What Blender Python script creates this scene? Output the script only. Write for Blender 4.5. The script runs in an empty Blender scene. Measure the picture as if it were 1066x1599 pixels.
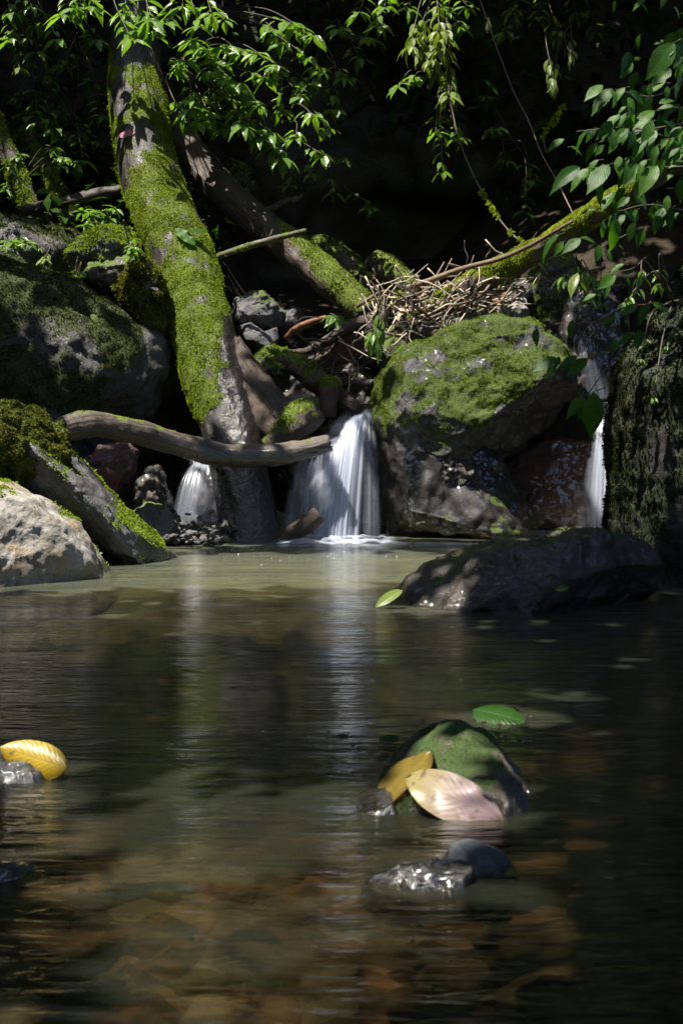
import bpy, bmesh, math, random
import numpy as np
from mathutils import Vector, Matrix

random.seed(7)
rng = np.random.default_rng(7)
scene = bpy.context.scene
col = scene.collection

# ------------------------------------------------------------------ camera
FPX = 2300.0                 # focal length in pixels of the 1066x1599 photograph
PITCH = math.radians(4.0)
CAM = np.array([0.0, 0.0, 0.9])
cam_d = bpy.data.cameras.new('camera')
cam = bpy.data.objects.new('camera', cam_d)
col.objects.link(cam)
cam.location = CAM
cam.rotation_euler = (math.radians(90) - PITCH, 0, 0)
cam_d.sensor_fit = 'VERTICAL'
cam_d.sensor_height = 36.0
cam_d.lens = 36.0 * FPX / 1599.0
cam_d.clip_start = 0.05
cam_d.clip_end = 500
cam_d.dof.use_dof = True
cam_d.dof.focus_distance = 7.5
cam_d.dof.aperture_fstop = 8.0
scene.camera = cam

# ------------------------------------------------------------------ sky, sun, exposure
SUN_EL = math.radians(68)
SUN_AZ = math.radians(-125)           # 0 = behind the fall (+Y), negative = towards the left
SUNV = np.array([math.sin(SUN_AZ) * math.cos(SUN_EL), math.cos(SUN_AZ) * math.cos(SUN_EL), math.sin(SUN_EL)])
world = bpy.data.worlds.new('World')
scene.world = world
world.use_nodes = True
wn = world.node_tree.nodes
sky = wn.new('ShaderNodeTexSky')
sky.sky_type = 'NISHITA'
sky.sun_disc = False
sky.sun_elevation = SUN_EL
sky.sun_rotation = SUN_AZ
wn['Background'].inputs['Strength'].default_value = 0.15
world.node_tree.links.new(sky.outputs[0], wn['Background'].inputs['Color'])
sun_d = bpy.data.lights.new('sun', 'SUN')
sun_d.energy = 5.0
sun_d.angle = math.radians(0.53)
sun_d.color = (1.0, 0.95, 0.86)
sun = bpy.data.objects.new('sun', sun_d)
col.objects.link(sun)
sun.rotation_euler = Vector(-SUNV).to_track_quat('-Z', 'Y').to_euler()
scene.view_settings.view_transform = 'Standard'
scene.view_settings.look = 'None'
scene.view_settings.gamma = 1.0
scene.view_settings.exposure = 1.5
scene.view_settings.use_curve_mapping = False
scene.cycles.use_denoising = True
scene.cycles.max_bounces = 7
scene.cycles.diffuse_bounces = 3
scene.cycles.glossy_bounces = 3
scene.cycles.transmission_bounces = 3
scene.cycles.transparent_max_bounces = 24
scene.cycles.sample_clamp_indirect = 4.0
scene.cycles.caustics_refractive = False
scene.cycles.caustics_reflective = False

# ------------------------------------------------------------------ geometry helpers
_c, _s = math.cos(PITCH), math.sin(PITCH)


def P(px, py, Y):
    """point at distance Y in front of the camera that stands at this place of the photograph"""
    x = (np.asarray(px, float) - 533.0) / FPX
    u = (799.5 - np.asarray(py, float)) / FPX
    dy = _c + u * _s
    dz = -_s + u * _c
    k = Y / dy
    return np.stack(np.broadcast_arrays(x * k, np.asarray(Y, float) + 0 * k, CAM[2] + dz * k), -1)


def proj(V):
    d = V - CAM
    w = d[:, 1] * _c - d[:, 2] * _s
    u = d[:, 1] * _s + d[:, 2] * _c
    w = np.maximum(w, 0.05)
    return 533 + FPX * d[:, 0] / w, 799.5 - FPX * u / w


def _hash(ix, iy, iz, seed):
    h = (ix * 374761393 + iy * 668265263 + iz * 2147483647 + seed * 1274126177) & 0xFFFFFFFF
    h = ((h ^ (h >> 13)) * 1274126177) & 0xFFFFFFFF
    h = ((h ^ (h >> 15)) * 2246822519) & 0xFFFFFFFF
    return (h ^ (h >> 16)) & 0xFFFFFFFF


def noise3(p, seed=0):
    p = np.asarray(p, float)
    i = np.floor(p).astype(np.int64)
    f = p - i
    w = f * f * f * (f * (f * 6 - 15) + 10)
    out = 0
    for dx in (0, 1):
        for dy in (0, 1):
            for dz in (0, 1):
                h = _hash(i[:, 0] + dx, i[:, 1] + dy, i[:, 2] + dz, seed)
                a = (h & 1023) / 1023.0 * 2 * math.pi
                z = ((h >> 10) & 1023) / 1023.0 * 2 - 1
                r = np.sqrt(np.maximum(0, 1 - z * z))
                g = (r * np.cos(a)) * (f[:, 0] - dx) + (r * np.sin(a)) * (f[:, 1] - dy) + z * (f[:, 2] - dz)
                out = out + g * (w[:, 0] if dx else 1 - w[:, 0]) * (w[:, 1] if dy else 1 - w[:, 1]) * (w[:, 2] if dz else 1 - w[:, 2])
    return out * 1.6


def fbm(p, oct=4, seed=0, gain=0.5, ridged=False):
    out, a, q = 0, 1.0, np.asarray(p, float)
    for k in range(oct):
        n = noise3(q, seed + 17 * k)
        out = out + a * ((0.5 - np.abs(n)) if ridged else n)
        a *= gain
        q = q * 2.03 + 11.3
    return out


def sstep(x, a, b):
    t = np.clip((x - a) / (b - a), 0, 1)
    return t * t * (3 - 2 * t)


def vnormals(V, F):
    n = np.zeros_like(V)
    a, b, c = V[F[:, 0]], V[F[:, 1]], V[F[:, 2]]
    fn = np.cross(b - a, c - a)
    if F.shape[1] == 4:
        fn = fn + np.cross(c - a, V[F[:, 3]] - a)
    for k in range(F.shape[1]):
        np.add.at(n, F[:, k], fn)
    return n / np.maximum(np.linalg.norm(n, axis=1, keepdims=True), 1e-12)


def mesh_data(name, V, F, mat, smooth=True, uv=None, attrs=None):
    V = np.asarray(V, np.float32)
    F = np.asarray(F, np.int32)
    k = F.shape[1]
    me = bpy.data.meshes.new(name)
    me.vertices.add(len(V))
    me.vertices.foreach_set('co', V.ravel())
    me.loops.add(F.size)
    me.loops.foreach_set('vertex_index', F.ravel())
    me.polygons.add(len(F))
    me.polygons.foreach_set('loop_start', np.arange(0, F.size, k, dtype=np.int32))
    me.polygons.foreach_set('loop_total', np.full(len(F), k, np.int32))
    me.polygons.foreach_set('use_smooth', np.full(len(F), smooth, bool))
    if uv is not None:
        l = me.uv_layers.new(name='UVMap')
        l.data.foreach_set('uv', np.asarray(uv, np.float32)[F.ravel()].ravel())
    for an, av in (attrs or {}).items():
        at = me.attributes.new(an, 'FLOAT', 'POINT')
        at.data.foreach_set('value', np.asarray(av, np.float32))
    me.update(calc_edges=True)
    me.validate()
    if mat:
        me.materials.append(mat)
    return me


def link(name, me, parent=None, loc=(0, 0, 0)):
    o = bpy.data.objects.new(name, me)
    col.objects.link(o)
    o.location = loc
    if parent is not None:
        o.parent = parent
    return o


def tag(o, label=None, cat=None, group=None, kind=None):
    if label:
        o['label'] = label
    if cat:
        o['category'] = cat
    if group:
        o['group'] = group
    if kind:
        o['kind'] = kind
    return o


def empty(name, loc):
    o = bpy.data.objects.new(name, None)
    o.empty_display_size = 0.1
    col.objects.link(o)
    o.location = loc
    return o


_ico = {}


def ico(level):
    if level not in _ico:
        bm = bmesh.new()
        bmesh.ops.create_icosphere(bm, subdivisions=level, radius=1.0)
        V = np.array([v.co[:] for v in bm.verts])
        F = np.array([[v.index for v in f.verts] for f in bm.faces])
        bm.free()
        _ico[level] = (V, F)
    return _ico[level]


# ------------------------------------------------------------------ materials
class NT:
    def __init__(self, name):
        self.m = bpy.data.materials.new(name)
        self.m.use_nodes = True
        self.t = self.m.node_tree
        self.t.nodes.clear()
        self.out = self.t.nodes.new('ShaderNodeOutputMaterial')

    def n(self, typ, **kw):
        nd = self.t.nodes.new('ShaderNode' + typ)
        for k, v in kw.items():
            if hasattr(nd, k):
                setattr(nd, k, v)
            else:
                self.set(nd, k, v)
        return nd

    def set(self, nd, k, v):
        s = nd.inputs[k] if isinstance(k, int) or k in nd.inputs else nd.inputs[k.replace('_', ' ')]
        if isinstance(v, bpy.types.NodeSocket):
            self.t.links.new(v, s)
        else:
            s.default_value = v

    def coord(self, kind='Object', scale=(1, 1, 1)):
        tc = self.n('TexCoord')
        mp = self.n('Mapping')
        self.t.links.new(tc.outputs[kind], mp.inputs['Vector'])
        mp.inputs['Scale'].default_value = scale
        return mp.outputs[0]

    def noise(self, vec, scale, detail=4, rough=0.6, dist=0.0):
        nd = self.n('TexNoise')
        self.t.links.new(vec, nd.inputs['Vector'])
        nd.inputs['Scale'].default_value = scale
        nd.inputs['Detail'].default_value = detail
        nd.inputs['Roughness'].default_value = rough
        nd.inputs['Distortion'].default_value = dist
        return nd.outputs['Fac']

    def ramp(self, fac, stops):
        nd = self.n('ValToRGB')
        e = nd.color_ramp.elements
        while len(e) < len(stops):
            e.new(0.5)
        for el, (p, c) in zip(e, stops):
            el.position = p
            el.color = (*c, 1) if len(c) == 3 else c
        self.t.links.new(fac, nd.inputs[0])
        return nd.outputs[0]

    def mix(self, fac, a, b, mode='MIX'):
        nd = self.n('MixRGB', blend_type=mode)
        for k, v in ((0, fac), (1, a), (2, b)):
            if isinstance(v, bpy.types.NodeSocket):
                self.t.links.new(v, nd.inputs[k])
            else:
                nd.inputs[k].default_value = v if k == 0 else (*v, 1)
        return nd.outputs[0]

    def math(self, op, a, b=0.0, clamp=False):
        nd = self.n('Math', operation=op, use_clamp=clamp)
        for k, v in ((0, a), (1, b)):
            if isinstance(v, bpy.types.NodeSocket):
                self.t.links.new(v, nd.inputs[k])
            else:
                nd.inputs[k].default_value = v
        return nd.outputs[0]

    def attr(self, name):
        return self.n('Attribute', attribute_name=name).outputs['Fac']

    def bump(self, h, strength=0.5, dist=0.02, normal=None):
        nd = self.n('Bump')
        nd.inputs['Strength'].default_value = strength
        nd.inputs['Distance'].default_value = dist
        self.t.links.new(h, nd.inputs['Height'])
        if normal:
            self.t.links.new(normal, nd.inputs['Normal'])
        return nd.outputs[0]

    def done(self, shader, volume=None):
        self.t.links.new(shader, self.out.inputs['Surface'])
        return self.m

    def princ(self, color, rough, normal=None, spec=0.5, coat=0.0, cnormal=None):
        nd = self.n('BsdfPrincipled')
        nd.inputs['Coat Roughness'].default_value = 0.06
        if normal or cnormal:
            self.t.links.new(cnormal or normal, nd.inputs['Coat Normal'])
        for k, v in (('Base Color', color), ('Roughness', rough), ('Specular IOR Level', spec), ('Coat Weight', coat)):
            if isinstance(v, bpy.types.NodeSocket):
                self.t.links.new(v, nd.inputs[k])
            else:
                nd.inputs[k].default_value = (*v, 1) if k == 'Base Color' else v
        if normal:
            self.t.links.new(normal, nd.inputs['Normal'])
        return nd.outputs[0]


def rock_mat(name, dark, mid, light, rough=(0.35, 0.8), moss=((0.03, 0.05, 0.006), (0.085, 0.125, 0.014)), scale=3.0, bump=0.6, speck=0.5, tint=None, film=0.0):
    t = NT(name)
    v = t.coord('Object')
    big = t.noise(v, scale, 6, 0.65, 0.4)
    fine = t.noise(v, scale * 14, 5, 0.7)
    c = t.ramp(big, [(0.28, dark), (0.5, mid), (0.72, light)])
    c = t.mix(speck, c, t.ramp(fine, [(0.3, (0.25, 0.25, 0.25)), (0.62, (1, 1, 1))]), 'MULTIPLY')
    if tint:
        tm = t.ramp(t.noise(v, scale * 1.3, 3, 0.6, 1.0), [(tint[1], (0, 0, 0)), (tint[1] + 0.12, (1, 1, 1))])
        c = t.mix(tm, c, tint[0])
    # lichen speckles
    vo = t.n('TexVoronoi')
    t.t.links.new(v, vo.inputs['Vector'])
    vo.inputs['Scale'].default_value = scale * 9
    lich = t.ramp(vo.outputs['Distance'], [(0.06, (1, 1, 1)), (0.16, (0, 0, 0))])
    lich = t.math('MULTIPLY', lich, t.ramp(t.noise(v, scale * 2.3, 2), [(0.55, (0, 0, 0)), (0.7, (0.5, 0.5, 0.5))]))
    lich = t.math('MULTIPLY', lich, max(0.0, 1.0 - 2.5 * film))
    c = t.mix(lich, c, tuple(min(0.6, 1.8 * x + 0.03) for x in light))
    m = t.attr('moss')
    mf = t.math('ADD', m, t.math('MULTIPLY', t.math('SUBTRACT', t.noise(v, 26, 5, 0.75), 0.5), 0.9))
    mf = t.ramp(mf, [(0.42, (0, 0, 0)), (0.58, (1, 1, 1))])
    mc = t.ramp(t.noise(v, 60, 4, 0.8), [(0.3, moss[0]), (0.7, moss[1])])
    c = t.mix(mf, c, mc)
    r = t.ramp(t.noise(v, scale * 2, 4, 0.6), [(0.35, (rough[0],) * 3), (0.65, (rough[1],) * 3)])
    r = t.mix(mf, r, (0.95, 0.95, 0.95))
    wet = t.attr('wet')
    c = t.mix(t.math('MULTIPLY', wet, 0.62), c, (0.006, 0.005, 0.004))
    r = t.mix(wet, r, (0.10, 0.10, 0.10))
    h = t.math('ADD', t.math('MULTIPLY', big, 1.0), t.math('MULTIPLY', fine, 0.5))
    h = t.math('ADD', h, t.math('MULTIPLY', t.noise(v, scale * 45, 3, 0.7), 0.2))
    nb = t.bump(h, bump, 0.05)
    cn = t.bump(t.noise(v, 6, 3, 0.45, 0.6), 0.6, 0.07) if film else nb
    cw = t.math('MULTIPLY', t.math('SUBTRACT', 1.0, mf), film) if film else wet
    return t.done(t.princ(c, r, nb, 0.5, cw, cn))


def bark_mat(name, dark, light, rough=(0.4, 0.8), moss=((0.035, 0.05, 0.005), (0.12, 0.155, 0.014)), bump=0.6, streak=(9, 9, 1.2), base_wet=None):
    t = NT(name)
    uvv = t.coord('UV', (1, 1, 1))
    v = t.coord('Object')
    g = t.noise(t.coord('UV', streak), 1.0, 6, 0.7, 0.6)
    big = t.noise(v, 5, 4, 0.6)
    c = t.ramp(g, [(0.3, dark), (0.7, light)])
    c = t.mix(0.6, c, t.ramp(big, [(0.3, (0.35, 0.33, 0.3)), (0.65, (1.1, 1.1, 1.1))]), 'MULTIPLY')
    c = t.mix(t.ramp(t.noise(v, 38, 3), [(0.6, (0, 0, 0)), (0.75, (0.4, 0.4, 0.4))]), c, tuple(min(0.5, 1.6 * x) for x in light))
    m = t.attr('moss')
    mf = t.math('ADD', m, t.math('MULTIPLY', t.math('SUBTRACT', t.noise(v, 24, 5, 0.75), 0.5), 0.9))
    mf = t.ramp(mf, [(0.42, (0, 0, 0)), (0.58, (1, 1, 1))])
    mc = t.ramp(t.noise(v, 60, 4, 0.8), [(0.3, moss[0]), (0.7, moss[1])])
    c = t.mix(mf, c, mc)
    r = t.ramp(t.noise(v, 9, 4, 0.6), [(0.35, (rough[0],) * 3), (0.65, (rough[1],) * 3)])
    r = t.mix(mf, r, (0.95, 0.95, 0.95))
    wet = t.attr('wet')
    c = t.mix(t.math('MULTIPLY', wet, 0.45), c, (0.008, 0.006, 0.005))
    r = t.mix(wet, r, (0.14, 0.14, 0.14))
    h = t.math('ADD', t.math('MULTIPLY', g, 1.0), t.math('MULTIPLY', t.noise(v, 70, 3, 0.7), 0.3))
    h = t.math('ADD', h, t.math('MULTIPLY', t.math('MULTIPLY', t.noise(v, 24, 3, 0.6, 0.5), 1.2), wet))
    return t.done(t.princ(c, r, t.bump(h, bump, 0.03), 0.5, wet))


def tuft_mat(name, c1, c2, c3, trans=0.35):
    t = NT(name)
    v = t.coord('Object')
    a = t.noise(v, 7, 3, 0.6)
    b = t.noise(v, 130, 2, 0.7)
    c = t.ramp(t.math('ADD', t.math('MULTIPLY', a, 0.55), t.math('MULTIPLY', b, 0.45)), [(0.34, c1), (0.5, c2), (0.66, c3)])
    br = t.ramp(t.noise(v, 3.2, 4, 0.65, 0.5), [(0.54, (0, 0, 0)), (0.70, (0.7, 0.7, 0.7))])
    c = t.mix(br, c, (0.5 * c2[0] + 0.03, 0.38 * c2[1] + 0.02, c2[2] * 0.8))
    d = t.n('BsdfDiffuse')
    t.t.links.new(c, d.inputs['Color'])
    tr = t.n('BsdfTranslucent')
    t.t.links.new(t.mix(1.0, c, (1.2, 1.25, 0.6), 'MULTIPLY'), tr.inputs['Color'])
    mx = t.n('MixShader')
    mx.inputs[0].default_value = trans
    t.t.links.new(d.outputs[0], mx.inputs[1])
    t.t.links.new(tr.outputs[0], mx.inputs[2])
    return t.done(mx.outputs[0])


def leaf_mat(name, c1, c2, vein, rough=0.3, trans=0.35, tcol=None, spots=None, spec=0.5, vein_amt=1.0, grad=None):
    """leaf blade: uv.x across (-1..1 stored as 0..1), uv.y along"""
    t = NT(name)
    uv = t.n('TexCoord').outputs['UV']
    sep = t.n('SeparateXYZ')
    t.t.links.new(uv, sep.inputs[0])
    ax = t.math('ABSOLUTE', t.math('SUBTRACT', sep.outputs[0], 0.5))
    ph = t.math('SUBTRACT', t.math('MULTIPLY', sep.outputs[1], 11.0), t.math('MULTIPLY', ax, 7.0))
    ph = t.math('ADD', ph, t.math('MULTIPLY', t.noise(t.coord('UV', (2, 5, 1)), 1.0, 2), 1.6))
    fr = t.math('ABSOLUTE', t.math('SUBTRACT', t.math('FRACT', ph), 0.5))      # 0.5 at the side veins
    side = t.ramp(fr, [(0.40, (0, 0, 0)), (0.49, (1, 1, 1))])
    mid = t.ramp(ax, [(0.012, (1, 1, 1)), (0.04, (0, 0, 0))])
    vv = t.math('MAXIMUM', mid, t.math('MULTIPLY', side, 0.45))
    rnd = t.n('ObjectInfo').outputs['Random']
    ob = t.coord('Object')
    nz = t.noise(ob, 4.0, 4, 0.65)
    c = t.mix(rnd, c1, c2)
    c = t.mix(0.55, c, t.ramp(nz, [(0.3, (0.55, 0.6, 0.5)), (0.65, (1.2, 1.15, 1.1))]), 'MULTIPLY')
    if grad:
        c = t.mix(t.ramp(t.math('ADD', sep.outputs[1], t.math('MULTIPLY', t.math('SUBTRACT', t.noise(ob, 2.5, 3), 0.5), 0.7)), [(0.35, (0, 0, 0)), (0.75, (1, 1, 1))]), c, grad)
    if spots:
        c = t.mix(t.ramp(t.noise(ob, spots[1], 3, 0.6), [(spots[2], (0, 0, 0)), (spots[2] + 0.1, (1, 1, 1))]), c, spots[0])
    c = t.mix(t.math('MULTIPLY', vv, vein_amt), c, vein)
    h = t.math('SUBTRACT', t.math('MULTIPLY', fr, -1.0), t.math('MULTIPLY', mid, 0.6))
    nb = t.bump(h, 0.35 * vein_amt, 0.02)
    p = t.princ(c, rough, nb, spec)
    tr = t.n('BsdfTranslucent')
    tc = tcol or (1.3, 1.5, 0.4)
    t.t.links.new(t.mix(1.0, c, tc, 'MULTIPLY'), tr.inputs['Color'])
    mx = t.n('MixShader')
    mx.inputs[0].default_value = trans
    t.t.links.new(p, mx.inputs[1])
    t.t.links.new(tr.outputs[0], mx.inputs[2])
    return t.done(mx.outputs[0])


M = {}
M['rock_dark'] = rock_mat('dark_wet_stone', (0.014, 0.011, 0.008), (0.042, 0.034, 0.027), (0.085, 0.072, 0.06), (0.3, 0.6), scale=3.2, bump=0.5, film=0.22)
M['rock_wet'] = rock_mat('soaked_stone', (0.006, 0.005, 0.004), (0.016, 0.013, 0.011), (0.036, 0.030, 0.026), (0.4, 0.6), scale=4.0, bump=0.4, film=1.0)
M['rock_brown'] = rock_mat('wet_brown_stone', (0.03, 0.014, 0.008), (0.085, 0.038, 0.021), (0.16, 0.08, 0.05), (0.35, 0.6), scale=3.5, bump=0.8, film=1.0)
M['rock_grey'] = rock_mat('grey_stone', (0.04, 0.038, 0.038), (0.10, 0.097, 0.101), (0.20, 0.195, 0.205), (0.5, 0.9), scale=3.5)
M['rock_pale'] = rock_mat('pale_stone', (0.10, 0.085, 0.06), (0.27, 0.25, 0.22), (0.42, 0.40, 0.37), (0.6, 0.95), scale=4.0, bump=0.45, speck=0.45, tint=((0.23, 0.175, 0.11), 0.50))
M['rock_mossy'] = rock_mat('mossy_grey_stone', (0.013, 0.012, 0.011), (0.034, 0.031, 0.029), (0.085, 0.081, 0.085), (0.35, 0.7), film=0.35, moss=((0.022, 0.038, 0.007), (0.07, 0.095, 0.018)), scale=3.0)
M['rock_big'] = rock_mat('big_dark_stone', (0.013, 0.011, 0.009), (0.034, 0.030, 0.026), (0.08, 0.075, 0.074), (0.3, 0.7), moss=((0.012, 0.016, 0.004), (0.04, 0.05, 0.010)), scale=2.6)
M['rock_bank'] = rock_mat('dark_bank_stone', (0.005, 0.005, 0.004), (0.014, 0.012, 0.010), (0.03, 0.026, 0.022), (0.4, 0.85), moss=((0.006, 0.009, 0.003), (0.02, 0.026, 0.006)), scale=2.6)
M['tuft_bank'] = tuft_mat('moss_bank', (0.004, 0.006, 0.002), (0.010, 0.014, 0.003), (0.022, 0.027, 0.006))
M['rock_blue'] = rock_mat('blue_grey_stone', (0.02, 0.022, 0.026), (0.06, 0.068, 0.078), (0.17, 0.18, 0.18), (0.3, 0.8), scale=22, speck=0.7)
M['rock_ridge'] = rock_mat('ridge_stone', (0.03, 0.028, 0.027), (0.09, 0.086, 0.088), (0.21, 0.205, 0.215), (0.4, 0.8), scale=3.0)
M['rock_fore'] = rock_mat('foreground_stone', (0.03, 0.024, 0.014), (0.08, 0.065, 0.038), (0.15, 0.125, 0.085), (0.3, 0.7), moss=((0.016, 0.034, 0.005), (0.05, 0.08, 0.012)), scale=12)
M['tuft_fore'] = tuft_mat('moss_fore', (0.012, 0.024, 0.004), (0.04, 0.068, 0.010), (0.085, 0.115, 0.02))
M['bubble'] = NT('glint_white'); M['bubble'] = M['bubble'].done(M['bubble'].princ((0.75, 0.77, 0.8), 0.2))
M['rock_pink'] = rock_mat('reddish_stone', (0.03, 0.017, 0.014), (0.08, 0.047, 0.042), (0.14, 0.09, 0.085), (0.4, 0.8), scale=4, tint=((0.16, 0.03, 0.03), 0.58))
M['wall'] = rock_mat('ravine_rock', (0.015, 0.011, 0.008), (0.04, 0.030, 0.022), (0.085, 0.066, 0.048), (0.5, 0.9), scale=0.8)
M['bark'] = bark_mat('mossy_bark', (0.008, 0.0065, 0.005), (0.034, 0.028, 0.024), (0.3, 0.7), streak=(10, 5, 1))
M['bark_log'] = bark_mat('smooth_grey_bark', (0.02, 0.015, 0.011), (0.125, 0.10, 0.08), (0.45, 0.8), streak=(14, 2.2, 1), bump=0.35)
M['bark_brown'] = bark_mat('brown_dead_wood', (0.022, 0.014, 0.010), (0.085, 0.058, 0.042), (0.4, 0.8), streak=(14, 2.5, 1))
M['wood_orange'] = bark_mat('peeled_orange_wood', (0.07, 0.024, 0.010), (0.17, 0.06, 0.024), (0.4, 0.7), streak=(10, 2, 1), bump=0.2)
M['wood_pale'] = bark_mat('dry_pale_wood', (0.42, 0.33, 0.23), (0.72, 0.63, 0.50), (0.6, 0.9), streak=(8, 3, 1), bump=0.25)
M['wood_brown'] = bark_mat('brown_stick_bark', (0.07, 0.045, 0.028), (0.19, 0.125, 0.08), (0.5, 0.8), streak=(8, 3, 1), bump=0.3)
M['wood_dark'] = bark_mat('dark_twig_bark', (0.015, 0.010, 0.008), (0.06, 0.04, 0.03), (0.5, 0.8), streak=(8, 3, 1), bump=0.3)
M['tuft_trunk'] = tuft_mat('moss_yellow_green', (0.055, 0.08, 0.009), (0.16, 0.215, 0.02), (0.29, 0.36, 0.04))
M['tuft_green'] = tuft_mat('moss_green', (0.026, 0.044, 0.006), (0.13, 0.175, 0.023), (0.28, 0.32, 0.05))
M['tuft_bright'] = tuft_mat('moss_sunlit', (0.10, 0.13, 0.015), (0.25, 0.30, 0.035), (0.42, 0.46, 0.07))  # lighter copy of the moss, strong sunlight put into its colour
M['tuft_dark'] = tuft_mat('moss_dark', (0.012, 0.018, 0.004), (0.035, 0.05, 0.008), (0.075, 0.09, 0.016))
M['tuft_brown'] = tuft_mat('moss_brownish', (0.05, 0.033, 0.010), (0.10, 0.105, 0.022), (0.17, 0.18, 0.035))
M['leaf'] = leaf_mat('shrub_leaf', (0.075, 0.155, 0.032), (0.17, 0.27, 0.055), (0.2, 0.29, 0.09), 0.24, 0.42)
M['leaf_big'] = leaf_mat('broad_leaf', (0.022, 0.075, 0.008), (0.06, 0.145, 0.012), (0.07, 0.15, 0.025), 0.42, 0.5, spec=0.3, vein_amt=0.42)
M['leaf_pale'] = leaf_mat('yellow_green_leaf', (0.10, 0.15, 0.025), (0.16, 0.20, 0.04), (0.2, 0.24, 0.08), 0.35, 0.35)
M['leaf_red'] = leaf_mat('pink_leaf', (0.34, 0.13, 0.19), (0.34, 0.13, 0.19), (0.55, 0.28, 0.30), 0.4, 0.2, (1.2, 0.7, 0.7))
M['leaf_yellow'] = leaf_mat('yellow_leaf', (0.36, 0.24, 0.010), (0.36, 0.24, 0.010), (0.42, 0.31, 0.04), 0.4, 0.3, (1.2, 1.0, 0.4), spots=((0.16, 0.10, 0.015), 6.0, 0.58), vein_amt=0.25)
M['leaf_faded'] = leaf_mat("faded_leaf", (0.23, 0.165, 0.18), (0.23, 0.165, 0.18), (0.27, 0.21, 0.12), 0.45, 0.25, (1.1, 0.95, 0.8), spots=((0.13, 0.085, 0.05), 26.0, 0.57), vein_amt=0.16, grad=(0.24, 0.20, 0.085))
M['leaf_ochre'] = leaf_mat('ochre_leaf', (0.16, 0.115, 0.022), (0.16, 0.115, 0.022), (0.20, 0.14, 0.05), 0.35, 0.25, (1.2, 1.0, 0.5), spots=((0.09, 0.05, 0.02), 3.0, 0.52), vein_amt=0.3)
M['leaf_dead'] = leaf_mat('dead_brown_leaf', (0.13, 0.055, 0.02), (0.22, 0.09, 0.02), (0.2, 0.12, 0.05), 0.5, 0.2, (1.1, 0.9, 0.6))
M['canopy'] = tuft_mat('canopy_leaves', (0.012, 0.03, 0.007), (0.026, 0.058, 0.011), (0.045, 0.085, 0.017), 0.2)
M['stem'] = bark_mat('green_brown_stem', (0.03, 0.025, 0.012), (0.08, 0.065, 0.03), (0.5, 0.8), streak=(8, 6, 1), bump=0.2)
M['stem_red'] = bark_mat('red_stem', (0.10, 0.02, 0.015), (0.2, 0.05, 0.035), (0.4, 0.7), streak=(8, 6, 1), bump=0.2)


def bed_mat():
    t = NT('stream_bed_gravel')
    v = t.coord('Object')
    vo = t.n('TexVoronoi')
    t.t.links.new(t.mix(0.12, v, t.n('TexNoise').outputs['Color']), vo.inputs['Vector'])
    vo.inputs['Scale'].default_value = 9.0
    sepc = t.n('SeparateXYZ')
    t.t.links.new(vo.outputs['Color'], sepc.inputs[0])
    c = t.ramp(sepc.outputs[0], [(0.05, (0.02, 0.014, 0.009)), (0.3, (0.065, 0.038, 0.023)), (0.55, (0.13, 0.08, 0.052)), (0.75, (0.17, 0.065, 0.036)), (0.95, (0.24, 0.20, 0.17))])
    c = t.mix(0.5, c, t.ramp(t.noise(v, 1.7, 4), [(0.3, (0.42, 0.36, 0.3)), (0.7, (1.15, 1.0, 0.95))]), 'MULTIPLY')
    sp = t.n('SeparateXYZ')
    t.t.links.new(v, sp.inputs[0])
    shoal = t.n('MapRange', interpolation_type='SMOOTHSTEP')
    t.t.links.new(t.math('ADD', sp.outputs[1], t.math('MULTIPLY', t.noise(v, 1.2, 3), 1.2)), shoal.inputs['Value'])
    shoal.inputs['From Min'].default_value = 7.6
    shoal.inputs['From Max'].default_value = 8.8
    sand = t.ramp(t.noise(v, 2.2, 6, 0.7), [(0.3, (0.10, 0.10, 0.06)), (0.5, (0.26, 0.25, 0.17)), (0.7, (0.46, 0.42, 0.31))])
    c = t.mix(shoal.outputs[0], c, sand)
    h = t.math('MULTIPLY', vo.outputs['Distance'], -1.0)
    return t.done(t.princ(c, 0.8, t.bump(h, 0.8, 0.05), 0.3))


M['bed'] = bed_mat()


def forest_floor_mat():
    t = NT('forest_floor')
    v = t.coord('Object')
    c = t.ramp(t.noise(v, 2.2, 6, 0.7), [(0.3, (0.012, 0.009, 0.006)), (0.55, (0.035, 0.026, 0.016)), (0.75, (0.03, 0.04, 0.012))])
    return t.done(t.princ(c, 0.9, t.bump(t.noise(v, 14, 5, 0.7), 0.8, 0.06), 0.2))


M['floor'] = forest_floor_mat()


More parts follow.
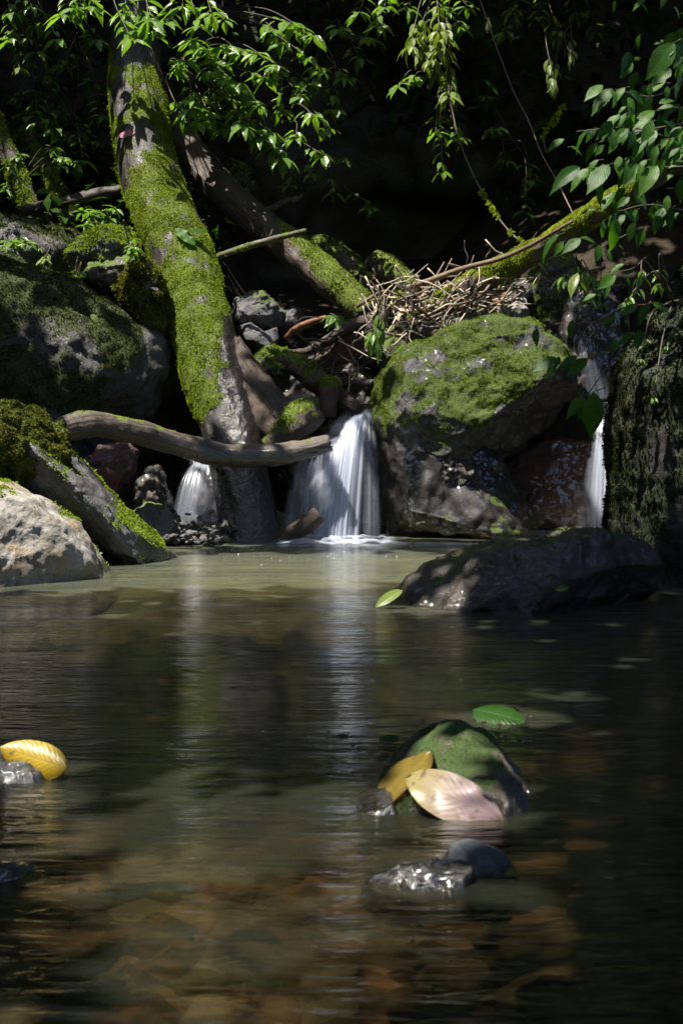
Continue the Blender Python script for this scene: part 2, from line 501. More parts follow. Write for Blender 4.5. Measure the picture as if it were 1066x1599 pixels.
def water_mat(name='stream_water', ripple=1.0, murk=0.06, murk_col=(0.20, 0.24, 0.15), rough=0.12):
    t = NT(name)
    v = t.coord('Object')
    # long low ripples that run across the pool, finer wrinkles over them
    a = t.noise(t.coord('Object', (0.9, 4.5, 1)), 1.6, 3, 0.55, 0.5)
    b = t.noise(t.coord('Object', (2.2, 9.0, 1)), 2.6, 3, 0.6, 0.8)
    f = t.noise(t.coord('Object', (1, 2.2, 1)), 16, 2, 0.5, 0.3)
    h = t.math('ADD', t.math('MULTIPLY', a, 0.35), t.math('MULTIPLY', b, 0.30))
    h = t.math('ADD', h, t.math('MULTIPLY', f, 0.05))
    calm = t.ramp(t.noise(t.coord('Object', (0.5, 1.1, 1)), 1.1, 3, 0.5, 0.4), [(0.38, (0.25, 0.25, 0.25)), (0.62, (1, 1, 1))])
    h = t.math('MULTIPLY', h, calm)
    nb = t.bump(h, 0.7 * ripple, 0.05)
    gl = t.n('BsdfGlossy')
    gl.inputs['Color'].default_value = (1, 1, 1, 1)
    gl.inputs['Roughness'].default_value = rough
    t.t.links.new(nb, gl.inputs['Normal'])
    tr = t.n('BsdfTransparent')
    tr.inputs['Color'].default_value = (0.66, 0.66, 0.48, 1)
    rf = t.n('BsdfRefraction')
    rf.inputs['Color'].default_value = (0.66, 0.66, 0.48, 1)
    rf.inputs['Roughness'].default_value = 0.18
    rf.inputs['IOR'].default_value = 1.15
    t.t.links.new(nb, rf.inputs['Normal'])
    tx = t.n('MixShader')
    tx.inputs[0].default_value = 0.6
    t.t.links.new(tr.outputs[0], tx.inputs[1])
    t.t.links.new(rf.outputs[0], tx.inputs[2])
    tr = tx
    df = t.n('BsdfDiffuse')
    df.inputs['Color'].default_value = (0.50, 0.55, 0.38, 1)
    mk = t.n('MixShader')
    sp = t.n('SeparateXYZ')
    t.t.links.new(v, sp.inputs[0])
    mr = t.n('MapRange', interpolation_type='SMOOTHSTEP')        # the falls stir fine froth and silt into the far end of the pool
    t.t.links.new(t.math('ADD', sp.outputs[1], t.math('MULTIPLY', t.noise(t.coord('Object', (0.8, 2.0, 1)), 1.3, 3), 1.4)), mr.inputs['Value'])
    mr.inputs['From Min'].default_value = 6.2
    mr.inputs['From Max'].default_value = 10.0
    mr.inputs['To Min'].default_value = murk
    mr.inputs['To Max'].default_value = 0.15
    near = t.n('MapRange', interpolation_type='SMOOTHSTEP')     # the thin sheet of water over the near shallows is clear
    t.t.links.new(sp.outputs[1], near.inputs['Value'])
    near.inputs['From Min'].default_value = 2.5
    near.inputs['From Max'].default_value = 6.0
    near.inputs['To Min'].default_value = 0.22
    near.inputs['To Max'].default_value = 1.0
    t.t.links.new(t.math('MULTIPLY', mr.outputs[0], near.outputs[0]), mk.inputs[0])
    t.t.links.new(tr.outputs[0], mk.inputs[1])
    t.t.links.new(df.outputs[0], mk.inputs[2])
    fr = t.n('Fresnel')
    fr.inputs['IOR'].default_value = 1.33
    t.t.links.new(nb, fr.inputs['Normal'])
    mx = t.n('MixShader')
    t.t.links.new(fr.outputs[0], mx.inputs[0])
    t.t.links.new(mk.outputs[0], mx.inputs[1])
    t.t.links.new(gl.outputs[0], mx.inputs[2])
    return t.done(mx.outputs[0])


M['water'] = water_mat()


def fall_mat(name, scale=(34, 0.9), lo=0.42, hi=0.68, dens=0.95, base=0.05):
    """falling water: milky threads, clear between them, fading out at the side edges"""
    t = NT(name)
    s1 = t.noise(t.coord('UV', (scale[0], scale[1], 1)), 1.0, 3, 0.6, 0.25)
    s2 = t.noise(t.coord('UV', (scale[0] * 2.7, scale[1] * 1.6, 1)), 1.0, 2, 0.6, 0.2)
    s3 = t.noise(t.coord('UV', (scale[0] * 0.22, scale[1] * 0.5, 1)), 1.0, 2, 0.6)
    s = t.math('ADD', t.math('MULTIPLY', s1, 0.38), t.math('ADD', t.math('MULTIPLY', s2, 0.10), t.math('MULTIPLY', s3, 0.52)))
    a = t.ramp(s, [(lo, (base,) * 3), (hi, (dens,) * 3)])
    a = t.math('MULTIPLY', a, t.attr('body'), clamp=True)
    d = t.n('BsdfDiffuse')
    d.inputs['Color'].default_value = (0.74, 0.79, 0.93, 1)
    tl = t.n('BsdfTranslucent')
    tl.inputs['Color'].default_value = (0.74, 0.79, 0.93, 1)
    gl = t.n('BsdfGlossy')
    gl.inputs['Roughness'].default_value = 0.25
    w = t.n('MixShader')
    w.inputs[0].default_value = 0.5
    t.t.links.new(d.outputs[0], w.inputs[1])
    t.t.links.new(tl.outputs[0], w.inputs[2])
    w2 = t.n('MixShader')
    w2.inputs[0].default_value = 0.15
    t.t.links.new(w.outputs[0], w2.inputs[1])
    t.t.links.new(gl.outputs[0], w2.inputs[2])
    tr = t.n('BsdfTransparent')
    mx = t.n('MixShader')
    t.t.links.new(a, mx.inputs[0])
    t.t.links.new(tr.outputs[0], mx.inputs[1])
    t.t.links.new(w2.outputs[0], mx.inputs[2])
    return t.done(mx.outputs[0])


M['fall'] = fall_mat('falling_water', (8, 0.4), 0.33, 0.66, 1.0, 0.28)
M['fall_thin'] = fall_mat('thin_falling_water', (10, 0.45), 0.34, 0.70, 0.78, 0.10)
M['foam'] = fall_mat('white_foam', (9, 9), 0.34, 0.62, 0.9, 0.0)

# ------------------------------------------------------------------ setting: ground, pool, ravine wall


def lerp_tab(x, tab):
    xs, ys = zip(*tab)
    return np.interp(x, xs, ys)


def ground_h(x, y):
    bed = lerp_tab(y, [(-4, -0.16), (1.5, -0.16), (3, -0.2), (4.5, -0.42), (6.6, -0.5), (7.8, -0.16), (9.4, -0.12), (10.2, -0.15)])
    up = lerp_tab(y, [(10.2, 0), (10.9, 0.0), (11.05, 0.80), (11.6, 0.95), (12.6, 1.5), (15, 2.1), (20, 4.5), (40, 9)])
    h = np.where(y > 10.9, up, bed)
    xl = lerp_tab(y, [(-4, -2.2), (4, -1.75), (7, -1.75), (9, -1.7), (10.5, -1.35), (12, -0.7), (40, -0.7)])
    xr = lerp_tab(y, [(-4, 1.7), (4, 1.3), (7, 1.35), (9.5, 1.75), (10.6, 1.9), (12, 0.8), (40, 0.8)])
    cap_l = lerp_tab(y, [(0, 1.6), (9, 1.6), (12, 1.1), (20, 1.5), (40, 5)])
    cap_r = lerp_tab(y, [(0, 0.9), (9, 0.9), (12, 1.5), (20, 2.0), (40, 5)])  # right side kept low so the added sky opening stays clear
    bl = 1.3 * np.maximum(0, xl - x) * sstep(xl - x, 0, 0.5)
    br = 1.3 * np.maximum(0, x - xr) * sstep(x - xr, 0, 0.5)
    return h + cap_l * (1 - np.exp(-bl / cap_l)) + cap_r * (1 - np.exp(-br / cap_r))


def grid(xs, ys):
    X, Yg = np.meshgrid(xs, ys)
    nx, ny = len(xs), len(ys)
    i = np.arange(ny - 1)[:, None] * nx + np.arange(nx - 1)[None, :]
    F = np.stack([i, i + 1, i + nx + 1, i + nx], -1).reshape(-1, 4)
    return X.ravel(), Yg.ravel(), F


xs = np.concatenate([np.linspace(-60, -6, 18), np.linspace(-5.7, 5.7, 190), np.linspace(6, 60, 18)])
ys = np.concatenate([np.linspace(-60, -5, 16), np.linspace(-4.5, 16, 300), np.linspace(17, 80, 20)])
X, Yg, F = grid(xs, ys)
Z = ground_h(X, Yg)
Z = np.minimum(Z, 14)
pp = np.stack([X, Yg, X * 0], -1)
Z = Z + 0.06 * fbm(pp * 1.7, 4, 3) * np.clip(1.2 - np.abs(Z), 0.25, 1) + 0.02 * fbm(pp * 7, 2, 5)
V = np.stack([X, Yg, Z], -1)
g = link('ground', mesh_data('ground', V, F, M['bed']))
g.data.materials.append(M['floor'])
cz = V[F[:, 0], 2]
g.data.polygons.foreach_set('material_index', (cz > 0.05).astype(np.int32))
tag(g, 'brown pebbly stream bed rising into dark earthen banks', 'ground', kind='structure')

X, Yg, F = grid(np.linspace(-4.5, 4.2, 90), np.linspace(-4, 11.3, 150))
V = np.stack([X, Yg, X * 0], -1)
tag(link('pool_water', mesh_data('pool_water', V, F, M['water'])), 'dark green still water of the pool below the falls', 'water', kind='structure')
X, Yg, F = grid(np.linspace(-0.35, 0.45, 12), np.linspace(10.62, 13.0, 30))
V = np.stack([X, Yg, X * 0 + 0.935], -1)
tag(link('upper_stream_water', mesh_data('upper_stream_water', V, F, M['water'])), 'narrow strip of stream water above the main fall', 'water', kind='structure')

# ravine wall: one bent rock face round the back and the sides
nu, nv = 260, 120
u = np.linspace(0, 1, nu)
path = np.array([(-6.2, 1), (-5.8, 6), (-5.4, 9.5), (-4.6, 12.6), (-2.4, 14.6), (0.4, 15.0), (2.4, 14.2), (3.3, 11.8), (3.4, 9), (3.3, 6), (3.8, 1)])
tt = np.linspace(0, 1, len(path))
pxy = np.stack([np.interp(u, tt, path[:, 0]), np.interp(u, tt, path[:, 1])], -1)
for _ in range(25):
    pxy[1:-1] = (pxy[:-2] + pxy[1:-1] * 2 + pxy[2:]) / 4
tan = np.gradient(pxy, axis=0)
inn = np.stack([tan[:, 1], -tan[:, 0]], -1)
inn /= np.linalg.norm(inn, axis=1, keepdims=True)
v = np.linspace(0, 1, nv)
H = 7.5 * v - 0.6
hs = np.where(pxy[:, 0] > 1.0, lerp_tab(pxy[:, 1], [(0, 0.30), (10.0, 0.36), (12.0, 1.0), (20, 1.0)]), 1.0)     # wall lowered at the right so sky light reaches the pool
lean = 0.1 * sstep(H, 1.5, 5.5) - 0.7 * np.exp(-((H - 2.3) / 0.9) ** 2)      # a hollow low down, an overhang above
V = np.zeros((nv, nu, 3))
V[..., :2] = pxy[None] + inn[None] * lean[:, None, None]
V[..., 2] = H[:, None] * hs[None, :]
V = V.reshape(-1, 3)
i = np.arange(nv - 1)[:, None] * nu + np.arange(nu - 1)[None, :]
F = np.stack([i, i + 1, i + nu + 1, i + nu], -1).reshape(-1, 4)
N = vnormals(V, F)
dsp = 0.40 * fbm(V * [0.7, 0.7, 0.5], 4, 21) + 0.16 * fbm(V * [2.2, 2.2, 0.9], 4, 22, ridged=True)
V = V + N * dsp[:, None]
wl = link('ravine_wall', mesh_data('ravine_wall', V, F, M['wall'], attrs={'moss': np.clip(0.25 + 0.5 * fbm(V * 0.9, 3, 9), 0, 1)}))
tag(wl, 'dark brown rock wall of the shaded ravine behind the falls', 'cliff', kind='structure')

# ------------------------------------------------------------------ rocks


def tufts(name, V, F, mask, mat, parent, density, length, width=0.45, seed=1, lift=0.4, thresh=0.5, droop=0.0):
    """moss: thousands of small blades standing on the masked part of a surface"""
    r = np.random.default_rng(seed)
    if F.shape[1] == 4:
        F = np.concatenate([F[:, [0, 1, 2]], F[:, [0, 2, 3]]])
    a, b, c = V[F[:, 0]], V[F[:, 1]], V[F[:, 2]]
    fn = np.cross(b - a, c - a)
    ar = np.linalg.norm(fn, axis=1) / 2
    fm = mask[F].mean(1)
    wgt = ar * sstep(fm, thresh - 0.18, thresh + 0.15)
    # leave out the faces turned away from the viewer's side of the stream, nobody sees that moss
    ctr = (a + b + c) / 3 + np.array(parent.location)
    tc = CAM - ctr
    wgt = wgt * (((fn / np.maximum(2 * ar[:, None], 1e-12)) * tc).sum(1) / np.linalg.norm(tc, axis=1) > -0.3)
    n = int(min(120000, density * wgt.sum()))
    if n < 10:
        return None
    k = r.choice(len(F), n, p=wgt / wgt.sum())
    w = r.dirichlet((1, 1, 1), n)
    p = a[k] * w[:, :1] + b[k] * w[:, 1:2] + c[k] * w[:, 2:]
    nn = fn[k] / np.maximum(2 * ar[k][:, None], 1e-12)
    rd = r.normal(size=(n, 3))
    d = nn * lift + rd * 0.55 + np.array([0, 0, 0.25 - droop])
    d /= np.linalg.norm(d, axis=1, keepdims=True)
    s = np.cross(d, r.normal(size=(n, 3)))
    s /= np.maximum(np.linalg.norm(s, axis=1, keepdims=True), 1e-9)
    clump = 0.8 + 0.4 * sstep(noise3(p * 9 + 3, seed), -0.4, 0.5)
    L = (length * (0.5 + r.random(n)) * clump)[:, None]
    Wd = L * width
    base = p - nn * 0.003
    t1 = base + d * L * 0.55
    tip = base + d * L + np.array([0, 0, -1]) * L * 0.25
    VV = np.stack([base, t1 + s * Wd * 0.5, tip, t1 - s * Wd * 0.5], 1).reshape(-1, 3)
    FF = np.arange(n * 4).reshape(-1, 4)
    o = link(name, mesh_data(name, VV, FF, mat, smooth=False), parent)
    o['kind'] = 'stuff'
    return o


def outline_radius(poly, ang):
    """distance from the origin to a star shaped outline in the given directions"""
    R = np.zeros_like(ang)
    n = len(poly)
    dx, dy = np.cos(ang), np.sin(ang)
    for k in range(n):
        (x1, y1), (x2, y2) = poly[k], poly[(k + 1) % n]
        ex, ey = x2 - x1, y2 - y1
        den = dx * ey - dy * ex
        den = np.where(np.abs(den) < 1e-12, 1e-12, den)
        t = (x1 * ey - y1 * ex) / den
        s = (x1 * dy - y1 * dx) / den
        ok = (t > 0) & (s >= -1e-6) & (s <= 1 + 1e-6)
        R = np.where(ok, np.maximum(R, t), R)
    return R


def rock(label, outline, Y, D, mat, level=6, rough=0.10, fine=0.02, cuts=(), ncut=7, seed=1, power=0.75, moss=None, tuft=None, name='boulder', cat='boulder', parent=None, ridge=0.05, group=None, lean=0.0, subs=None):
    """rock with the outline it shows from the pool, its own depth D and its own relief"""
    U, F = ico(level)
    pw = P([q[0] for q in outline], [q[1] for q in outline], Y)
    c0 = (pw.min(0) + pw.max(0)) / 2
    poly = [(q[0] - c0[0], q[2] - c0[2]) for q in pw]
    ang = np.arctan2(U[:, 2], U[:, 0])
    # smoothed outline
    aa = np.linspace(-math.pi, math.pi, 721)
    rr = outline_radius(poly, aa[:-1])
    bad = rr <= 0
    if bad.any():
        rr[bad] = np.interp(aa[:-1][bad], aa[:-1][~bad], rr[~bad])
    ker = np.exp(-np.linspace(-2, 2, 13) ** 2)
    rr = np.convolve(np.concatenate([rr[-6:], rr, rr[:6]]), ker / ker.sum(), 'valid')
    R = np.interp(ang, aa, np.append(rr, rr[0]))
    m = np.sqrt(U[:, 0] ** 2 + U[:, 2] ** 2)
    dep = np.abs(U[:, 1])
    mm = m ** power
    V = np.stack([np.cos(ang) * R * mm, np.sign(U[:, 1]) * D * dep ** power, np.sin(ang) * R * mm], -1)
    Rm = float(np.mean(rr))
    r = np.random.default_rng(seed)
    size = np.array([Rm, D, Rm])
    for k in range(ncut):
        n = r.normal(size=3)
        n[1] = -abs(n[1]) * 1.2
        n /= np.linalg.norm(n)
        ext = (V @ n).max()
        t = ext * r.uniform(0.72, 0.92)
        over = np.maximum(0, V @ n - t)
        V = V - n * (over * 0.85)[:, None]
    for n, d in cuts:
        n = np.array(n, float)
        n /= np.linalg.norm(n)
        over = np.maximum(0, V @ n - d)
        V = V - n * (over * 0.92)[:, None]
    N = vnormals(V, F)
    q = V / Rm
    V = V + N * (Rm * (rough * fbm(q * 1.5 + seed * 3.1, 3, seed) + ridge * (fbm(q * 2.6 + seed, 4, seed + 5, ridged=True) - 0.35)))[:, None]
    N = vnormals(V, F)
    V = V + N * (fine * fbm(V * 16 + seed, 4, seed + 9, gain=0.6))[:, None]
    if lean:
        V[:, 1] += lean * V[:, 2]
    N = vnormals(V, F)
    W = V + c0
    at = np.zeros(len(V))
    if moss is not None:
        px, py = proj(W)
        at = np.clip(moss(W, N, px, py), 0, 1)
    wline = min(0.07, 0.3 * Rm)
    wet = sstep(W[:, 2] + 0.5 * wline * fbm(W * 2.2 / max(Rm, 0.1), 3, seed + 2), wline * 1.15, wline * 0.55) if W[:, 2].min() < 0.05 else np.zeros(len(W))
    base = np.array([c0[0], c0[1], W[:, 2].min()])
    o = link(name, mesh_data(name, W - base, F, mat, attrs={'moss': at, 'wet': wet}), parent, base)
    if parent is None:
        tag(o, label, cat, group)
    if tuft:
        mt, dens, ln = tuft[:3]
        tufts('moss', W - base, F, at, M[mt], o, dens, ln, seed=seed, **(tuft[3] if len(tuft) > 3 else {}))
    return o


def up_moss(th=0.45, amp=0.5, sc=3.0, seed=3, gain=1.6, extra=None):
    def f(W, N, px, py):
        m = 0.5 + gain * (N[:, 2] - th) + amp * fbm(W * sc, 4, seed)
        if extra is not None:
            m = m + extra(W, N, px, py)
        return m
    return f


# pale boulder at the left edge of the pool
rock('pale sunlit boulder with tan stains at the left water edge', [(-170, 930), (-165, 800), (-70, 748), (10, 757), (60, 778), (108, 818), (142, 862), (168, 905), (176, 940), (100, 975), (-90, 975)],
     7.9, 0.62, M['rock_pale'], 7, 0.07, 0.005, ncut=5, seed=12, cuts=[((0.45, -0.75, 0.45), 0.42)], ridge=0.02,
     moss=up_moss(0.75, 0.65, 4.0, 4, 1.2, lambda W, N, px, py: -0.25 - 0.0 * px), tuft=('tuft_trunk', 9000, 0.02))
# ridge boulder behind it
rock('grey ridged boulder with a hummock of brownish moss, left bank', [(-220, 900), (-200, 720), (-80, 650), (10, 655), (62, 672), (102, 705), (145, 748), (195, 803), (245, 855), (284, 905), (276, 945), (100, 965), (-100, 965)],
     8.7, 0.7, M['rock_ridge'], 7, 0.05, 0.006, ncut=3, seed=23, ridge=0.025, cuts=[((-0.45, -0.62, -0.64), -0.08)],
     moss=up_moss(0.55, 0.6, 3.2, 8, 1.2, lambda W, N, px, py: 0.15 - 0.6 * sstep(px, 90, 120) * sstep(px, 200, 140)), tuft=('tuft_trunk', 14000, 0.02))
rock('shaggy hummock of brown and yellow-green moss over the ridged boulder', [(-120, 740), (-80, 660), (-20, 638), (40, 640), (80, 662), (104, 700), (98, 722), (60, 738), (30, 752), (-60, 760)],
     8.6, 0.38, M['rock_dark'], 6, 0.26, 0.03, ncut=3, seed=31, name='moss_hummock', cat='moss',
     moss=lambda W, N, px, py: 0.9 + 0 * px, tuft=('tuft_brown', 50000, 0.016, dict(lift=0.5)))
# big dark boulder
rock('huge dark boulder furred with dull moss, left of the leaning trunk', [(-260, 800), (-250, 470), (-110, 385), (0, 393), (55, 412), (118, 440), (170, 468), (216, 498), (250, 530), (265, 580), (257, 622), (228, 662), (206, 705), (190, 770), (100, 815), (-100, 820)],
     11.0, 0.95, M['rock_big'], 7, 0.09, 0.014, ncut=3, seed=41, ridge=0.06,
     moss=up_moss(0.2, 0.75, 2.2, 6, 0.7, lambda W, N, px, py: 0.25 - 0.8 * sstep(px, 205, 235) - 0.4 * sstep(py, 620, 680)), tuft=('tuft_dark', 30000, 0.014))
rock('dark lumpy boulder under ferns at the upper left', [(-160, 470), (-120, 352), (0, 342), (70, 346), (120, 365), (152, 400), (150, 455), (0, 475)], 11.9, 0.6, M['rock_big'], 6, 0.1, 0.02, seed=43,
     moss=up_moss(0.3, 0.7, 3, 7, 0.8), tuft=('tuft_dark', 12000, 0.02))
rock('bright green mossy ledge stone left of the trunk', [(108, 400), (128, 375), (165, 355), (202, 360), (220, 395), (214, 425), (190, 436), (150, 425), (116, 415)], 11.2, 0.32, M['rock_mossy'], 6, 0.1, 0.02, seed=44, ncut=3,
     moss=up_moss(0.1, 0.5, 4, 7, 1.2), tuft=('tuft_trunk', 26000, 0.022))
rock('dark bare stone jammed under the mossy ledge stone', [(124, 435), (150, 412), (205, 402), (228, 420), (225, 448), (190, 470), (148, 458)], 11.0, 0.28, M['rock_dark'], 5, 0.12, 0.02, seed=45,
     moss=up_moss(0.6, 0.5, 5, 3, 1.0))
rock('shaggy mossy root clump hanging beside the trunk', [(190, 440), (205, 415), (235, 408), (252, 440), (256, 480), (248, 512), (222, 505), (204, 478), (190, 462)], 10.75, 0.2, M['rock_dark'], 6, 0.14, 0.03, seed=46, name='root_clump', cat='roots',
     moss=lambda W, N, px, py: 0.65 + 0.5 * fbm(W * 6, 3, 8), tuft=('tuft_brown', 32000, 0.03))
rock('reddish stone under the arching grey log', [(132, 770), (136, 720), (160, 698), (195, 690), (214, 705), (206, 740), (190, 770), (170, 800), (140, 800)], 10.2, 0.35, M['rock_pink'], 6, 0.1, 0.015, seed=47)
rock('round tan stone at the pool edge beside the gravel', [(196, 830), (204, 800), (232, 785), (262, 792), (276, 820), (272, 845), (230, 858)], 9.75, 0.2, M['rock_grey'], 6, 0.08, 0.01, seed=48, ncut=4,
     moss=up_moss(0.8, 0.4, 6, 3, 1.0))
rock('upright brown stub of stone behind the round tan stone', [(206, 800), (212, 760), (228, 735), (245, 728), (256, 745), (266, 785), (262, 812), (230, 818)], 10.1, 0.2, M['rock_dark'], 5, 0.14, 0.02, seed=49)
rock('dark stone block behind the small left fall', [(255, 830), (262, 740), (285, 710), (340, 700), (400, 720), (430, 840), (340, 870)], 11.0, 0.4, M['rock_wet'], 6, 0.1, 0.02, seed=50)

# the rock step behind the main fall
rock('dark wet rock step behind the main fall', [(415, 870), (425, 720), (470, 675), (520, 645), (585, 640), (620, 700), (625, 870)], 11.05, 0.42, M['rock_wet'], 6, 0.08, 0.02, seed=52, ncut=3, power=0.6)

# boulders right of the fall


def main_moss(W, N, px, py):
    m = 0.66 + 0.5 * (N[:, 2] - 0.1) + 0.62 * fbm(W * 3.6, 5, 12, gain=0.6)
    # bare grey patches along the upper left shoulder
    for (bx, by, br) in ((640, 573, 15), (690, 556, 13), (748, 566, 12), (660, 590, 9), (755, 508, 12)):
        m = m - 0.7 * np.exp(-(((px - bx) / br) ** 2 + ((py - by) / (br * 0.7)) ** 2))
    low = py + 30 * fbm(W * 5, 3, 14)
    m = m - 1.3 * sstep(low - (705 - 0.62 * (px - 690)), -25, 25) * sstep(px, 660, 720) - 0.9 * sstep(low, 655, 705) * sstep(px, 700, 640)
    return m


rock('large round boulder thick with green moss right of the main fall', [(584, 660), (586, 604), (606, 566), (648, 536), (702, 512), (762, 500), (822, 506), (868, 532), (892, 574), (888, 622), (860, 668), (820, 700), (760, 730), (700, 740), (640, 730), (596, 700)],
     10.75, 0.72, M['rock_mossy'], 7, 0.05, 0.008, ncut=3, seed=61, cuts=[((0.62, -0.50, -0.60), 0.44), ((-0.05, -0.86, 0.51), 0.47)], ridge=0.08, moss=main_moss, tuft=('tuft_green', 60000, 0.010))
rock('glistening wet black boulder beneath the mossy boulder', [(572, 850), (564, 750), (574, 690), (610, 650), (680, 640), (740, 670), (780, 725), (830, 770), (870, 800), (888, 860), (700, 890)],
     10.78, 0.72, M['rock_wet'], 7, 0.10, 0.005, ncut=9, seed=68, ridge=0.05, power=0.62,
     moss=up_moss(0.7, 0.6, 4, 5, 0.9, lambda W, N, px, py: -0.15 - 0.5 * sstep(px, 640, 600)), tuft=('tuft_green', 30000, 0.010))
rock('angular wet stone with a mossy tip leaning on the black boulder', [(668, 770), (672, 720), (700, 690), (738, 690), (760, 720), (765, 770), (720, 800)], 10.45, 0.3, M['rock_dark'], 6, 0.08, 0.02, seed=63, ncut=8,
     moss=up_moss(0.5, 0.5, 6, 5, 1.2, lambda W, N, px, py: -0.3), tuft=('tuft_green', 12000, 0.014))
rock('wet reddish brown rock slab below the mossy boulder', [(740, 860), (765, 740), (800, 700), (870, 680), (930, 690), (955, 740), (950, 860)], 11.05, 0.5, M['rock_brown'], 6, 0.07, 0.006, seed=64, ncut=5)
rock('mossy spire of rock beside the upper right cascade', [(806, 520), (812, 462), (826, 418), (850, 398), (890, 404), (925, 430), (930, 500), (900, 560), (850, 560)], 11.5, 0.35, M['rock_mossy'], 6, 0.08, 0.02, seed=65, ncut=4,
     moss=up_moss(0.15, 0.6, 4, 5, 1.0), tuft=('tuft_green', 16000, 0.016))
rock('slick dark rock under the upper right cascade', [(862, 640), (866, 520), (880, 460), (920, 440), (975, 450), (990, 560), (985, 700), (900, 700)], 11.3, 0.35, M['rock_wet'], 6, 0.10, 0.008, seed=66, ncut=6, ridge=0.06)
rock('long low wet boulder at the right edge of the pool', [(600, 950), (624, 918), (664, 888), (720, 864), (785, 848), (855, 834), (930, 825), (1000, 838), (1028, 870), (1036, 940), (1020, 975), (800, 985), (640, 975)],
     6.9, 0.46, M['rock_dark'], 7, 0.07, 0.007, ncut=7, seed=79, ridge=0.045, power=0.72, cuts=[((-0.5, -0.6, 0.6), 0.62)],
     moss=up_moss(0.85, 0.5, 6, 5, 1.2, lambda W, N, px, py: -0.25), tuft=('tuft_dark', 9000, 0.012))
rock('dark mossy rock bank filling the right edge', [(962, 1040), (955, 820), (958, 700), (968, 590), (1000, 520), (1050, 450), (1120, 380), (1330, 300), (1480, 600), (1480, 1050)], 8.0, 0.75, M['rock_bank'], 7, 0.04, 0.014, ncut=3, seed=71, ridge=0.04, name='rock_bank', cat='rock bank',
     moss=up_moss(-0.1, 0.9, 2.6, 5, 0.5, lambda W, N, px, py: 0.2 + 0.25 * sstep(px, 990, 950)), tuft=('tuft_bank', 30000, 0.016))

# stones in the tangle behind the fall
rock('mossy dome of stone behind the slanting log', [(330, 290), (340, 262), (362, 250), (388, 262), (402, 290), (395, 320), (350, 320)], 12.6, 0.25, M['rock_mossy'], 5, 0.1, 0.02, seed=80, moss=up_moss(0.0, 0.4, 4, 5, 1.0), tuft=('tuft_dark', 15000, 0.02))
rock('rounded grey stone with a crack topping the stone heap', [(362, 500), (366, 470), (390, 456), (420, 455), (438, 468), (448, 490), (440, 515), (390, 520)], 11.7, 0.25, M['rock_grey'], 6, 0.08, 0.012, seed=81, ncut=5, moss=up_moss(0.7, 0.5, 6, 5, 1.0))
rock('small rounded grey stone right of the cracked stone', [(440, 515), (442, 490), (456, 479), (472, 482), (476, 505), (468, 525)], 11.7, 0.16, M['rock_grey'], 5, 0.07, 0.01, seed=82, ncut=4)
rock('angular split grey stone in the stone heap', [(368, 530), (372, 508), (392, 505), (415, 520), (432, 508), (436, 530), (425, 548), (390, 548)], 11.4, 0.18, M['rock_grey'], 5, 0.04, 0.006, seed=83, ncut=12)
rock('dark mossy knob of stone beside the broken stump', [(392, 575), (396, 552), (418, 541), (445, 545), (456, 565), (450, 600), (430, 625), (404, 610)], 11.0, 0.2, M['rock_dark'], 6, 0.14, 0.02, seed=84, moss=up_moss(0.2, 0.6, 6, 5, 1.0), tuft=('tuft_green', 14000, 0.018))
rock('small flat grey stone above the mossy stump', [(446, 640), (450, 622), (468, 614), (488, 618), (494, 636), (480, 652), (456, 654)], 10.6, 0.12, M['rock_grey'], 5, 0.08, 0.01, seed=85, ncut=4)
rock('dark boulder deep in the tangle of roots', [(400, 680), (410, 600), (470, 560), (560, 560), (600, 600), (590, 650), (500, 690)], 11.6, 0.4, M['rock_dark'], 6, 0.12, 0.02, seed=86)
rock('dark boulder behind the debris at the water lip', [(540, 560), (560, 500), (620, 470), (700, 480), (760, 520), (700, 600), (600, 620)], 11.75, 0.4, M['rock_dark'], 6, 0.1, 0.02, seed=87, moss=up_moss(0.4, 0.6, 3, 4, 1.0))
rock('tan weathered stone among the pale twigs', [(775, 492), (778, 470), (798, 462), (820, 468), (826, 490), (810, 508), (785, 508)], 11.2, 0.14, M['rock_pale'], 5, 0.06, 0.004, seed=88, ncut=5)
rock('pale lavender stone above the tan weathered stone', [(792, 462), (796, 442), (812, 436), (828, 446), (830, 466), (812, 474)], 11.3, 0.12, M['rock_grey'], 5, 0.06, 0.004, seed=89, ncut=5)
rock('white sunlit flat stone under the pale twigs', [(690, 520), (700, 500), (740, 488), (800, 492), (812, 508), (760, 520), (720, 530)], 11.15, 0.2, M['rock_pale'], 5, 0.06, 0.004, seed=90, ncut=4)

